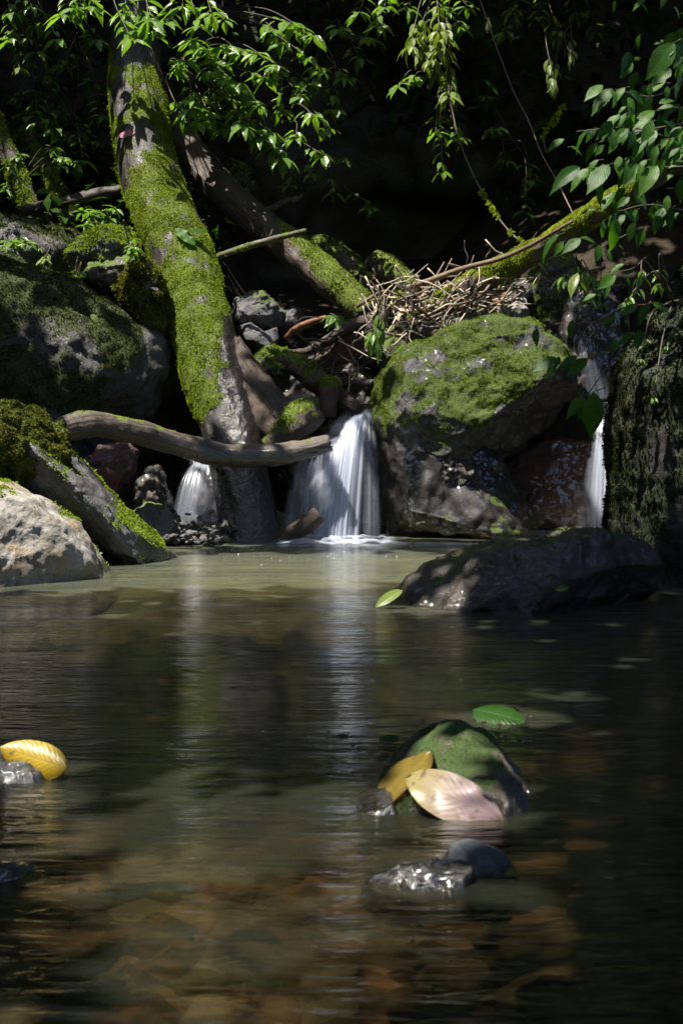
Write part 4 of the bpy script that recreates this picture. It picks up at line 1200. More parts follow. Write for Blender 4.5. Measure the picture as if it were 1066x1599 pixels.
def put_leaf(parent, base, d, nrm, L, me, name='leaf'):
    d = np.asarray(d, float)
    d = d / np.linalg.norm(d)
    x = np.cross(d, nrm)
    if np.linalg.norm(x) < 1e-4:
        x = np.cross(d, [1, 0, 0.1])
    x /= np.linalg.norm(x)
    z = np.cross(x, d)
    o = bpy.data.objects.new(name, me)
    col.objects.link(o)
    off = np.array(parent.location) if parent is not None else np.zeros(3)
    b = np.asarray(base) - off
    if parent is not None:
        o.parent = parent
    m = Matrix(((x[0] * L, d[0] * L, z[0] * L, b[0]), (x[1] * L, d[1] * L, z[1] * L, b[1]), (x[2] * L, d[2] * L, z[2] * L, b[2]), (0, 0, 0, 1)))
    o.matrix_basis = m
    return o


def stem(parent, pts, r, mat='stem', name='stem'):
    pts = np.asarray(pts, float)
    V, F, uv, caps, C = tube_arrays(pts, np.linspace(r, r * 0.5, len(pts)), max(6, 5 * len(pts)), 6, 1, 0.1, 0)
    Ft = np.concatenate([F[:, [0, 1, 2]], F[:, [0, 2, 3]]])
    return link(name, mesh_data(name, V - np.array(parent.location), Ft, M[mat], uv=uv, attrs={'moss': np.zeros(len(V))}), parent)


def whorl(parent, c, n, L, rs, kind='leaf', droop=(0.1, 0.7), toward=0.35, nz=1.0):
    a0 = rs.uniform(0, 6.28)
    for k in range(n):
        a = a0 + k * 6.283 / n + rs.uniform(-0.35, 0.35)
        d = np.array([math.cos(a), math.sin(a) * 0.9 - toward * 0.4, -rs.uniform(*droop)])
        nm = np.array([rs.uniform(-.35, .35), rs.uniform(-.45, .2), nz])
        put_leaf(parent, c + d * L * 0.12, d, nm, L * rs.uniform(0.65, 1.15), rs.choice(LM[kind]))


def shrub(label, root, tips, Y, size, kind='leaf', n=6, seed=1, name='shrub', cat='shrub', jit=0.25, droop=(0.1, 0.7), group=None, sr=0.006):
    """root (px, py, Y); tips [(px, py[, size])...]: leaf whorls at branch tips"""
    rs = random.Random(seed)
    R0 = P(*root)
    e = tag(empty(name, R0), label, cat, group)
    for q in tips:
        Yt = Y + rs.uniform(-jit, jit)
        c = P(q[0], q[1], Yt)
        midp = R0 * 0.45 + c * 0.55 + np.array([rs.uniform(-.08, .08), rs.uniform(-.1, .1), rs.uniform(0.02, 0.18)])
        stem(e, [R0, midp, c], sr)
        L = (q[2] if len(q) > 2 else size) * Yt / FPX
        whorl(e, c, n + rs.choice((0, 1, 2)), L, rs, kind, droop)
        # a pair of leaves further back on the twig
        for f in (0.55, 0.7, 0.85):
            pb = midp * (1 - f) + c * f
            whorl(e, pb, 2, L * 0.85, rs, kind, droop)
    return e


shrub('sunlit shrub spray with glossy leaves right of the trunk top', (262, 110, 12.4), [(350, 72), (318, 78), (375, 82), (400, 84), (340, 95), (300, 62)], 11.6, 32, seed=1, droop=(0.0, 0.5))
shrub('upper shrub spray of small leaves reaching right into the dark', (330, 20, 12.6), [(430, 48), (465, 42), (488, 55), (440, 66), (480, 88), (455, 36)], 11.7, 28, seed=2)
shrub('middle shrub spray with leafy tufts below the long sunlit spray', (290, 130, 12.4), [(368, 128), (380, 142), (350, 120), (405, 165), (395, 155)], 11.5, 28, seed=3)
shrub('shrub spray hanging against the right side of the trunk', (268, 110, 12.2), [(290, 95), (280, 108), (298, 155), (285, 185), (308, 190), (325, 175), (300, 168)], 11.5, 30, seed=4)
shrub('lower shrub spray with bright drooping leaves', (330, 140, 12.4), [(395, 200, 34), (420, 205, 34), (430, 228, 36), (405, 215), (440, 245, 34), (380, 195)], 11.4, 30, seed=5, droop=(0.3, 1.0))
shrub('small shrub spray at the end of a reddish twig', (440, 190, 12.2), [(462, 213), (505, 242, 30), (490, 180)], 11.4, 27, seed=6, n=5)
shrub('leafy spray filling the gap under the sunlit shrub spray', (300, 100, 12.5), [(330, 110), (345, 150), (372, 170), (330, 190), (355, 200), (415, 120), (430, 100)], 11.8, 28, seed=51)
shrub('far leafy spray behind the upper shrub sprays', (420, 90, 12.8), [(450, 120), (470, 150), (440, 170), (500, 110), (510, 200), (480, 130)], 12.1, 28, seed=52)
shrub('dim shrub spray hanging in the dark between the two bright shrubs', (500, 60, 12.8), [(540, 120), (520, 170), (560, 90), (530, 45), (580, 60), (500, 140)], 12.4, 26, seed=7)
shrub('dim shrub behind the leaning trunk at the upper left', (120, 60, 12.8), [(100, 100), (140, 130), (60, 140), (90, 170), (150, 60), (40, 180), (160, 180), (110, 215)], 12.5, 30, seed=8)
shrub('fine-leaved dim shrub at the upper left edge', (0, 60, 12.6), [(45, 60, 18), (38, 85, 18), (55, 40, 18), (30, 105, 18), (50, 100, 18), (20, 50, 18)], 12.2, 20, 'pale', seed=9)
shrub('top shrub with broad leaves over the trunk top', (180, -60, 12.0), [(120, 12, 34), (100, 22, 34), (145, 10, 34), (215, 42, 40), (232, 30, 40), (205, 60, 34), (245, 55, 30), (195, 20, 30)], 11.3, 32, 'leaf', n=5, seed=10)
shrub('leafy tuft high above the trunk, nearest the top edge', (280, -50, 12.0), [(285, 10, 36), (260, 35, 34), (330, 20, 32), (310, 40, 30), (350, 30, 30)], 11.4, 32, n=5, seed=11)
shrub('pale yellow-green shrub hanging high in the dark centre', (690, -60, 12.8), [(650, 58, 30), (685, 48), (640, 72), (665, 70, 32), (690, 72, 32), (680, 108, 30), (672, 92), (700, 150, 30), (695, 60), (660, 80), (704, 142)], 11.9, 26, 'pale', n=6, seed=12, droop=(0.3, 1.0))
shrub('sparse shrub strands below the pale hanging shrub', (690, 120, 12.6), [(690, 210), (680, 205), (690, 268), (715, 215), (645, 120), (620, 135)], 12.0, 24, seed=13, n=4)
shrub('dim foliage spray along the top centre', (610, -60, 12.6), [(560, 20), (600, 10), (640, 15), (690, 12), (730, 10), (720, 40), (590, 40)], 12.1, 26, seed=14)
shrub('dim shrub at the top left corner', (20, -60, 12.6), [(20, 20), (50, 10), (70, 35), (15, 60), (90, 60), (60, 80)], 12.2, 28, seed=61)
shrub('dim shrub above the slim left trunks', (60, 120, 12.9), [(30, 150), (60, 190), (15, 210), (85, 200), (130, 250), (150, 220)], 12.5, 26, seed=62)
shrub('dim shrub in the dark top right of the long vine', (860, -60, 12.6), [(800, 15), (840, 25), (900, 20), (930, 50), (870, 50), (790, 50)], 12.3, 26, seed=63)
shrub('dim shrub low on the wall behind the slanting log', (470, 250, 13.6), [(450, 290), (490, 270), (520, 300), (540, 250), (580, 320)], 13.2, 24, seed=64)
shrub('dim shrub on the wall right of the mossy vine', (800, 220, 13.2), [(770, 200), (790, 250), (830, 280), (760, 150), (820, 330)], 12.8, 24, seed=65)
shrub('lone pale leaf sprig hanging in the dark right of centre', (868, 60, 12.2), [(864, 100, 22), (862, 118, 24), (864, 125, 22)], 11.6, 22, 'pale', n=4, seed=15, droop=(0.9, 2.0))
shrub('second tiny pale sprig hanging in the dark right of centre', (890, 40, 12.2), [(892, 78, 16), (891, 90, 16)], 11.6, 16, 'pale', n=3, seed=16, droop=(0.9, 2.0))
shrub('bright green fern clump between the trunk and the left saplings', (150, 365, 11.9), [(130, 330, 22), (145, 335, 24), (160, 330, 24), (172, 342, 24), (150, 350, 26), (135, 352, 22), (165, 355, 22), (120, 320, 20), (180, 325, 20)], 11.7, 22, 'fern', n=7, seed=17, name='fern', cat='fern', droop=(-0.4, 0.5))
shrub('small sunlit fern on the left boulder', (25, 395, 11.6), [(18, 378, 24), (30, 372, 26), (42, 380, 24), (55, 384, 20), (10, 390, 22)], 11.2, 22, 'fern', n=6, seed=18, name='fern', cat='fern', droop=(-0.3, 0.5))
shrub('tiny white-green seedling on the left boulder below the fern', (70, 412, 11.2), [(70, 404, 18)], 11.1, 18, 'pale', n=6, seed=19, name='seedling', cat='plant', jit=0.02)
shrub('small green seedling on the shoulder of the huge dark boulder', (115, 445, 10.9), [(112, 436, 20), (122, 434, 20)], 10.7, 20, 'fern', n=5, seed=20, name='seedling', cat='plant', jit=0.02, droop=(-0.4, 0.3))
shrub('dim low plants on the far left bank', (20, 300, 12.3), [(10, 260), (30, 240), (10, 295), (85, 230), (100, 245), (95, 260)], 12.0, 20, seed=21)
shrub('small dark-leaved plant tucked against the trunk', (208, 400, 11.0), [(208, 372, 18), (212, 385, 20), (205, 395, 18)], 10.7, 18, seed=22, n=4)
shrub('green tuft with strap leaves beside the orange stick', (528, 505, 11.0), [(520, 490, 26), (530, 496, 26)], 10.95, 26, 'leaf', n=6, seed=23, name='leaf_tuft', cat='plant', jit=0.02, droop=(0.4, 1.4))
shrub('green strap-leaf tuft hanging from the debris pile', (585, 495, 10.8), [(588, 505, 32), (586, 520, 34)], 10.7, 32, 'leaf', n=4, seed=24, name='leaf_tuft', cat='plant', jit=0.02, droop=(1.6, 3.5))

# broad-leaved plants over the right bank: leaves placed one by one (base, tip)


def leafy(label, root, Y, leaves, seed, kind='big', name='broadleaf_plant', cat='plant', stems=(), wide=None):
    rs = random.Random(seed)
    e = tag(empty(name, P(*root)), label, cat)
    for q in leaves:
        bx, by, tx, ty = q[:4]
        Yl = Y + rs.uniform(-0.18, 0.18)
        dpt = rs.uniform(-0.45, 0.15)
        A = P(bx, by, Yl)
        L0 = math.hypot(tx - bx, ty - by) * Yl / FPX
        B = P(tx, ty, Yl + dpt * L0)
        d = B - A
        L = np.linalg.norm(d)
        nm = np.array([rs.uniform(-.4, .4), rs.uniform(-1.0, -0.25), rs.uniform(0.5, 1.0)])
        put_leaf(e, A, d, nm, L * 1.03, rs.choice(LM[q[4]] if len(q) > 4 else LM[kind]))
        # leaf stalk
        if rs.random() < 0.6:
            back = A - d * 0.18 + np.array([rs.uniform(0, .02), 0, -0.01])
            stem(e, [back, (back + A) / 2, A], 0.0022, name='leaf_stalk')
    for pts, r, mt in stems:
        stem(e, [P(*p) for p in pts], r, mt)
    return e


def z3(l):
    return [tuple([820 + a / 4.333 if i % 2 == 0 else a / 4.333 for i, a in enumerate(q)]) for q in l]


def z4(l):
    return [tuple([800 + a / 4.008 if i % 2 == 0 else 340 + a / 4.008 for i, a in enumerate(q)]) for q in l]


def fill_leaves(n, box, size, seed, ang=(2.0, 0.5)):
    rs = random.Random(seed)
    out = []
    for k in range(n):
        x, y = rs.uniform(box[0], box[2]), rs.uniform(box[1], box[3])
        a = rs.gauss(*ang)
        L = rs.uniform(*size)
        out.append((x, y, x + math.cos(a) * L, y + math.sin(a) * L))
    return out


leafy('broad-leaved plant arching out from the upper right bank', (1070, 190, 7.9), 7.6, z3([
    (1000, 290, 820, 530), (1010, 300, 880, 420), (975, 460, 850, 590), (1062, 385, 990, 458), (940, 560, 830, 620), (1066, 430, 1010, 530), (585, 600, 440, 745), (570, 600, 640, 690),
    (700, 610, 815, 690), (690, 660, 745, 740), (680, 720, 612, 760), (590, 820, 480, 930), (440, 870, 290, 1000), (260, 940, 140, 1008), (300, 990, 395, 1025), (480, 870, 400, 960),
    (485, 965, 388, 1080), (532, 980, 465, 1052), (620, 950, 555, 1035), (870, 750, 725, 840), (860, 790, 720, 900), (880, 880, 820, 985), (815, 920, 722, 1048), (660, 800, 600, 930), (700, 860, 640, 980)]),
    11, stems=[([(1075, 120, 7.7), (1020, 150, 7.65), (960, 140, 7.6)], 0.006, 'stem'), ([(1080, 190, 7.7), (1000, 205, 7.65), (935, 222, 7.6)], 0.006, 'stem'), ([(1080, 230, 7.7), (990, 200, 7.6), (900, 205, 7.6)], 0.005, 'stem')])
leafy('dense broad leaves over the upper end of the mossy branch', (1070, 300, 7.9), 7.5, z3([
    (960, 940, 850, 1030), (1005, 930, 920, 1015), (1040, 1000, 960, 1060), (365, 1130, 165, 1250), (425, 1140, 288, 1272), (455, 1170, 408, 1245), (560, 1115, 412, 1290), (700, 1060, 640, 1150),
    (770, 1110, 660, 1250), (890, 1120, 760, 1310), (820, 1080, 740, 1160), (940, 1080, 880, 1200), (1000, 1180, 920, 1215), (1060, 1040, 980, 1090), (640, 1420, 520, 1560), (665, 1425, 765, 1500), (700, 1330, 620, 1400),
    (900, 700, 1010, 660), (1000, 720, 890, 720), (930, 820, 1040, 870), (1060, 860, 960, 900)])
    + fill_leaves(60, (930, 130, 1080, 340), (20, 38), 3), 12,
    stems=[([(1080, 260, 7.6), (1000, 262, 7.55), (915, 262, 7.5)], 0.006, 'stem'), ([(1075, 330, 7.6), (1010, 320, 7.5), (960, 332, 7.5)], 0.005, 'stem')])
leafy('small-leaved sprays at the very top right corner', (1075, 20, 8.2), 8.0, [(1010, -5, 985, 12, 'big'), (1040, -8, 1030, 12, 'leaf'), (960, 0, 955, 18, 'leaf'), (1050, 10, 1066, 25, 'leaf'), (1000, 5, 1015, 20, 'leaf')]
      + fill_leaves(44, (980, 40, 1080, 230), (20, 38), 5), 13)
leafy('sunlit hanging leaves below the mossy branch end', (990, 400, 7.9), 7.4, z4([
    (640, 0, 640, 218), (560, 20, 575, 130), (540, 170, 525, 282), (612, 185, 600, 272), (660, 170, 700, 200), (292, 105, 132, 242), (312, 150, 262, 232), (425, 130, 305, 215), (420, 125, 530, 132)])
    + [tuple(list(q) + ['pale']) for q in z4([(408, 345, 340, 482), (436, 350, 430, 474), (446, 330, 478, 432)])]
    + z4([(700, 290, 600, 332), (640, 355, 532, 445), (712, 375, 742, 432), (760, 330, 690, 350), (610, 430, 560, 500), (520, 480, 430, 510), (880, 20, 900, 100), (760, 30, 720, 150), (820, 60, 770, 190)]), 14,
    stems=[(z4s, 0.004, 'stem') for z4s in ([(990, 360, 7.6), (940, 385, 7.5), (905, 400, 7.4)], [(1010, 400, 7.6), (985, 420, 7.45), (950, 425, 7.4)])])
leafy('green leaf pairs jutting left from the rock bank', (1000, 500, 7.4), 7.1, z4([
    (862, 530, 992, 578), (852, 535, 768, 664), (785, 540, 668, 612), (650, 622, 536, 662), (640, 640, 560, 680), (752, 715, 656, 795), (792, 702, 778, 825), (645, 755, 622, 862), (150, 690, 134, 816), (376, 640, 348, 742),
    (830, 780, 860, 830), (700, 640, 740, 700)]), 15,
    stems=[([(1015, 470, 7.3), (1010, 475, 7.2), (975, 480, 7.1), (940, 497, 7.1), (925, 503, 7.1), (880, 504, 7.1), (843, 513, 7.1)], 0.004, 'stem_red'), ([(930, 502, 7.1), (927, 520, 7.1), (907, 540, 7.1)], 0.004, 'stem_red')])
leafy('low hanging sprig with one large leaf in front of the right fall', (960, 590, 7.2), 6.9, z4([
    (272, 875, 116, 954), (292, 868, 258, 945), (262, 920, 212, 1002), (402, 865, 268, 952), (468, 880, 340, 980), (500, 870, 545, 840), (442, 1122, 332, 1248), (505, 1090, 498, 1392), (440, 1140, 420, 1282), (430, 1060, 410, 1110)]), 16,
    stems=[([(960, 560, 7.1), (935, 590, 7.0), (912, 620, 6.9), (898, 605, 6.9), (890, 575, 6.9), (868, 560, 6.9)], 0.003, 'stem'), ([(945, 605, 7.0), (925, 612, 6.9)], 0.003, 'stem')])
shrub('fine drooping grass-like plants over the spire rock', (905, 430, 11.0), [(900, 425, 26), (880, 430, 26), (925, 435, 24), (915, 460, 22), (935, 455, 22), (940, 470, 22)], 10.8, 24, 'fern', n=8, seed=30, name='fern', cat='fern', droop=(0.4, 1.6))
shrub('dim ferny plants down the dark rock bank', (1050, 470, 7.6), [(1000, 430, 24), (1030, 440, 22), (975, 470, 22), (1000, 560, 16), (1040, 540, 16), (1020, 620, 14)], 7.3, 22, 'fern', n=6, seed=31, name='fern', cat='fern', droop=(0.2, 1.0))

# fallen leaves lying about


def fallen(label, b, t, Yb, Yt, mat, nrm, wid=0.5, **kw):
    A, B = P(b[0], b[1], Yb), P(t[0], t[1], Yt)
    me = leaf_mesh('fallen_leaf', M[mat], wid, kw.pop('fold', 0.15), kw.pop('droop', 0.1), kw.pop('nl', 16), 4, 0.7, **kw)
    o = put_leaf(None, A, B - A, np.array(nrm, float), float(np.linalg.norm(B - A)), me, 'fallen_leaf')
    return tag(o, label, 'leaf')


fallen('pink leaf stuck high on the mossy trunk', (186, 214), (217, 200), 11.53, 11.51, 'leaf_red', (0.1, -0.8, 0.6), 0.45, wav=0.1)
fallen('grey-green leaf lying on the middle of the mossy trunk', (274, 357), (305, 380), 11.0, 10.93, 'leaf_big', (-0.2, -0.7, 0.7), 0.4, wav=0.1)
fallen('small green leaf lying beside the grey-green leaf on the trunk', (292, 362), (323, 359), 10.98, 10.99, 'leaf_big', (0, -0.5, 0.85), 0.4)
fallen('curled yellow leaf on the wet stone at the left edge', (104, 1200), (6, 1170), 3.52, 3.58, 'leaf_yellow', (0.05, -0.92, 0.38), 0.52, dome=0.5, droop=-0.1, wav=0.02)
from mathutils.bvhtree import BVHTree


def draped(label, axis, widths, mat, host, off=0.008, curl=0.02, nl=18, nw=5, bend=0.0):
    """limp leaf lying on a stone: its blade follows the stone's surface and lifts at the edges.
    axis: (px, py) points from stalk to tip, widths: half widths in px on the left and right of the midrib"""
    dg = bpy.context.evaluated_depsgraph_get()
    me = host.data
    bv = BVHTree.FromPolygons([host.location + v.co for v in me.vertices], [tuple(p.vertices) for p in me.polygons])
    ax = catmull(np.array(axis, float), nl + 1)
    tg = np.gradient(ax, axis=0)
    nrm = np.stack([tg[:, 1], -tg[:, 0]], -1)
    nrm /= np.linalg.norm(nrm, axis=1, keepdims=True)
    t = np.linspace(0, 1, nl + 1)
    prof = np.sin(math.pi * t ** 0.9) ** 0.75
    prof[0] = prof[-1] = 0.01
    sg = np.linspace(-1, 1, 2 * nw + 1)
    PX = ax[:, None, :] + nrm[:, None, :] * (prof[:, None] * np.where(sg < 0, widths[0], widths[1])[None] * sg[None])[..., None]
    q = PX.reshape(-1, 2)
    far = P(q[:, 0], q[:, 1], 6.0) - CAM
    far /= np.linalg.norm(far, axis=1, keepdims=True)
    dist = np.full(len(q), np.nan)
    for k, d in enumerate(far):
        hit = bv.ray_cast(Vector(CAM), Vector(d))
        if hit[0] is not None:
            dist[k] = hit[3]
    T, S = np.meshgrid(t, sg, indexing='ij')
    T, S = T.ravel(), S.ravel()
    A = np.stack([np.ones_like(T), T, S, T * S, T * T, S * S], -1)
    ok = ~np.isnan(dist)
    co, *_ = np.linalg.lstsq(A[ok], dist[ok], rcond=None)
    D = A @ co
    both = np.where(ok, np.minimum(D, np.where(ok, dist, 9)), D) - off
    rim = np.abs(S) ** 2.5
    both = both - curl * rim * (0.6 + 0.8 * noise3(np.stack([T * 4, S * 2, T * 0 + 3], -1), 5)) - bend * np.sin(math.pi * T) * (1 - np.abs(S))
    V = CAM + far * both[:, None]
    V[:, 2] = np.maximum(V[:, 2], -0.012)
    k = 2 * nw + 1
    i = np.arange(nl)[:, None] * k + np.arange(2 * nw)[None, :]
    F = np.stack([i, i + 1, i + k + 1, i + k], -1).reshape(-1, 4)
    base = V.mean(0)
    base[2] = V[:, 2].min()
    return tag(link('fallen_leaf', mesh_data('fallen_leaf', V - base, F, M[mat], uv=np.stack([S * 0.5 + 0.5, T], -1)), None, base), label, 'leaf')


bpy.context.view_layer.update()
draped('upright folded ochre leaf behind the pale faded leaf', [(674, 1172), (655, 1194), (625, 1212), (598, 1245), (580, 1282)], (20, 22), 'leaf_ochre', fore_stone, 0.008, 0.02)
draped('pale pinkish faded leaf draped on the mossy foreground stone', [(786, 1286), (745, 1262), (700, 1240), (660, 1224), (632, 1215)], (34, 40), 'leaf_faded', fore_stone, 0.016, 0.02)
fallen('broad green leaf floating behind the mossy foreground stone', (738, 1108), (818, 1120), 4.25, 4.15, 'leaf_big', (0.1, -0.55, 0.85), 0.62, dome=0.3, droop=0.12)
fallen('small green leaf floating left of the mossy foreground stone', (592, 1158), (634, 1150), 3.95, 4.0, 'leaf_big', (0, -0.4, 0.9), 0.5)
fallen('green leaf tip pointing up behind the mossy foreground stone', (716, 1147), (692, 1128), 3.85, 3.8, 'leaf_big', (0.3, -0.7, 0.6), 0.6)
fallen('dark green leaf lying by the right edge of the near water', (962, 1392), (1010, 1380), 2.76, 2.8, 'leaf_big', (0, -0.7, 0.7), 0.8, dome=0.6, droop=-0.25)
fallen('pale green leaf at the left tip of the long low boulder', (628, 922), (584, 945), 6.62, 6.6, 'leaf_pale', (-0.2, -0.5, 0.85), 0.5)
fallen('small green leaf stuck on the face of the long low boulder', (866, 920), (888, 917), 6.28, 6.28, 'leaf_pale', (0, -0.9, 0.4), 0.5)
fallen('yellowish leaf hanging on the huge dark boulder', (142, 492), (155, 502), 10.05, 10.05, 'leaf_pale', (0, -0.9, 0.4), 0.6)
fallen('brown dead leaf caught on the red twig', (918, 548), (924, 562), 7.0, 7.0, 'leaf_dead', (0.3, -0.9, 0.2), 0.6)
rl = random.Random(9)
for k in range(60):
    x, y = rl.uniform(620, 810), 0
    y = 505 - (x - 620) * 0.2 + rl.uniform(-25, 18)
    L = rl.uniform(8, 18)
    a = rl.uniform(0, 6.28)
    fo = put_leaf(None, P(x, y, rl.uniform(10.8, 11.1)), np.array([math.cos(a), rl.uniform(-.5, .3), math.sin(a)]), np.array([rl.uniform(-.5, .5), -0.7, 0.6]), L * 11 / FPX, LMD[k % 2] if 'LMD' in globals() else globals().setdefault('LMD', [leaf_mesh('dead_leaf', M['leaf_dead'], 0.45, 0.5, 0.5, 5, 1, wav=0.2), leaf_mesh('dead_leaf', M['wood_pale'], 0.4, 0.4, 0.6, 5, 1)])[k % 2], 'dead_leaf')
    tag(fo, 'small dry curled leaf caught in the sunlit debris pile', 'leaf', 'dry leaves of the debris pile')

# ------------------------------------------------------------------ stones under water, gravel, litter
PM = []
for k, cc in enumerate([((0.03, 0.02, 0.012), (0.09, 0.065, 0.04), (0.16, 0.12, 0.08)), ((0.05, 0.024, 0.014), (0.12, 0.058, 0.032), (0.19, 0.105, 0.065)), ((0.04, 0.038, 0.036), (0.10, 0.097, 0.092), (0.19, 0.185, 0.18)), ((0.10, 0.075, 0.055), (0.22, 0.17, 0.13), (0.33, 0.27, 0.21))]):
    PM.append(rock_mat('pebble_%d' % k, *cc, (0.4, 0.8), scale=9))
names = ['dark brown', 'rusty orange', 'grey', 'pale tan']
stone_me = []
U4, F4 = ico(3)
for k in range(12):
    s = U4 * np.array([1.0, 0.75, 0.42]) * (1 + 0.25 * fbm(U4 * 1.3 + k * 7, 3, k))[:, None]
    for q in range(5):
        n = rng.normal(size=3)
        n /= np.linalg.norm(n)
        t = (s @ n).max() * 0.8
        s = s - n * np.maximum(0, s @ n - t)[:, None] * 0.9
    stone_me.append(mesh_data('stream_stone', s, F4, PM[k % 4], attrs={'moss': np.zeros(len(s))}))
rp = random.Random(3)
for k in range(230):
    y = 1.75 + 4.2 * rp.random() ** 1.5
    x = rp.uniform(-0.26, 0.26) * y
    sz = rp.uniform(0.025, 0.085)
    mi = rp.randrange(12)
    z = float(ground_h(np.array([x]), np.array([y]))[0]) + 0.3 * sz
    z = min(z, -0.02 - 0.45 * sz)
    o = link('stream_stone', stone_me[mi], None, (x, y, z))
    o.scale = (sz, sz, sz)
    o.rotation_euler = (rp.uniform(-.2, .2), rp.uniform(-.2, .2), rp.uniform(0, 6.28))
    tag(o, names[mi % 4] + ' stone lying under the clear water of the foreground', 'stone', names[mi % 4] + ' stones of the stream bed')
for k in range(26):
    y = 1.9 + 2.6 * rp.random()
    x = rp.uniform(-0.24, 0.24) * y
    a = rp.uniform(0, 6.28)
    z = float(ground_h(np.array([x]), np.array([y]))[0]) + 0.06
    o = put_leaf(None, (x, y, min(z, -0.03)), np.array([math.cos(a), math.sin(a), 0.05]), np.array([rp.uniform(-.2, .2), rp.uniform(-.2, .2), 1]), rp.uniform(0.06, 0.13), LMD[0], 'sunken_leaf')
    tag(o, 'sunken brown leaf resting on the stream bed', 'leaf', 'sunken leaves')


def scatter_bits(name, label, cat, centers, mat, n, size, seed, flat=0.5, zfun=None):
    r = np.random.default_rng(seed)
    U, F = ico(1)
    VV, FF = [], []
    for k in range(n):
        c = centers[r.integers(len(centers))]
        p = np.array(P(c[0] + r.normal() * c[3], c[1] + r.normal() * c[4], c[2]))
        if zfun:
            p = zfun(p, c, r)
        s = size * r.uniform(0.5, 1.4)
        q = U * s * np.array([r.uniform(.7, 1.3), r.uniform(.7, 1.3), flat * r.uniform(.6, 1.3)]) * (1 + 0.25 * r.normal(size=(len(U), 1)))
        VV.append(q + p)
        FF.append(F + k * len(U))
    V = np.vstack(VV)
    base = V.mean(0)
    base[2] = V[:, 2].min()
    return tag(link(name, mesh_data(name, V - base, np.vstack(FF), mat, smooth=False, attrs={'moss': np.zeros(len(V))}), None, base), label, cat, None, 'stuff')


def on_water(p, c, r):
    # place on the water plane along the same line of sight as the row of the photograph
    d = p - CAM
    k = -CAM[2] / d[2]
    q = CAM + d * k
    q[2] = r.uniform(-0.001, 0.003)
    return q


scatter_bits('gravel', 'small grey gravel beach at the foot of the left fall', 'gravel', [(305, 822, 10.0, 26, 9), (330, 832, 10.0, 14, 6), (285, 830, 10.0, 14, 6)], PM[2], 420, 0.022, 5, 0.6, lambda p, c, r: np.array([p[0], 10.0 + r.normal() * 0.22, 0.02 + 0.05 * abs(r.normal())]))
scatter_bits('leaf_litter', 'dark crumbs of leaf litter floating behind the mossy foreground stone', 'litter', [(760, 1122, 4, 40, 8), (800, 1115, 4, 22, 10), (650, 1160, 4, 40, 6), (780, 1140, 4, 20, 12)], M['bark_brown'], 130, 0.006, 6, 0.2, on_water)
scatter_bits('leaf_litter', 'thin line of dark crumbs floating left of the mossy foreground stone', 'litter', [(540, 1148, 4, 16, 2), (600, 1180, 4, 20, 4)], M['bark_brown'], 40, 0.006, 7, 0.2, on_water)
scatter_bits('glints', 'white flecks standing in for sun glints on the pool below the main fall', 'glints', [(500, 862, 9, 40, 4), (470, 872, 9, 30, 4), (590, 866, 9, 40, 3), (380, 862, 9, 30, 3)], M['bubble'], 36, 0.004, 8, 0.4, on_water)  # pale flecks added as painted glints on the water
# gravel bank under the beach
rock('low gravelly bank of earth at the foot of the left fall', [(250, 850), (270, 828), (310, 815), (350, 820), (370, 850), (310, 870)], 10.15, 0.3, M['rock_dark'], 5, 0.08, 0.02, seed=111, name='earth_bank', cat='bank')

# ------------------------------------------------------------------ foliage masses: growth on the ravine wall, canopy overhead


def leaf_cloud(name, label, cat, pts, size, mat, seed, flat=0.6, kind='stuff'):
    r = np.random.default_rng(seed)
    n = len(pts)
    d = r.normal(size=(n, 3)) * [1, 1, flat]
    d[:, 2] -= 0.25
    d /= np.linalg.norm(d, axis=1, keepdims=True)
    up = np.array([0, 0, 1.0]) + r.normal(size=(n, 3)) * 0.45
    s = np.cross(d, up)
    s /= np.maximum(np.linalg.norm(s, axis=1, keepdims=True), 1e-9)
    nn = np.cross(s, d)
    L = (size * (0.6 + 0.8 * r.random(n)))[:, None]
    Wd = L * 0.26
    b = pts
    m = pts + d * L * 0.45
    t = pts + d * L - nn * L * 0.12
    # six vertices: base, two left, tip, two right, folded along the midrib by the raised sides
    V = np.stack([b, m + s * Wd + nn * L * 0.05, t, m - s * Wd + nn * L * 0.05, m], 1).reshape(-1, 3)
    k = np.arange(n)[:, None] * 5
    F = np.concatenate([k + [0, 4, 1], k + [4, 2, 1], k + [0, 3, 4], k + [4, 3, 2]])
    base = V.mean(0)
    base[2] = V[:, 2].min()
    return tag(link(name, mesh_data(name, V - base, F, mat, smooth=False), None, base), label, cat, None, kind)


# plants covering the wall (dim background greenery)
r = np.random.default_rng(77)
wv = V_wall = np.array([v.co[:] for v in wl.data.vertices])
dens = fbm(wv * 0.8, 3, 77)
ok = (wv[:, 2] > 2.6 + 0.5 * dens) & (wv[:, 1] > 6) & (dens > -0.25)
ok &= ~((np.abs(wv[:, 0] - 0.6) < 1.2) & (wv[:, 2] < 3.6) & (wv[:, 1] > 12))
idx = np.where(ok)[0]
sel = idx[r.integers(len(idx), size=9000)]
pts = wv[sel] + r.normal(size=(9000, 3)) * [0.3, 0.3, 0.2]
leaf_cloud('wall_foliage', 'dim leafy growth covering the shaded ravine wall', 'foliage', pts, 0.16, M['canopy'], 5)

# low undergrowth on the upper left bank
gx = r.uniform(-5.2, -1.1, 9000)
gy = r.uniform(11.6, 14.4, 9000)
gz = ground_h(gx, gy) + np.abs(r.normal(size=9000)) * 0.28
keep = fbm(np.stack([gx * 1.6, gy * 1.6, gz], -1), 2, 5) > -0.2
leaf_cloud('undergrowth', 'dim low undergrowth on the shaded bank behind the left boulders', 'undergrowth', np.stack([gx, gy, gz], -1)[keep], 0.13, M['canopy'], 6)

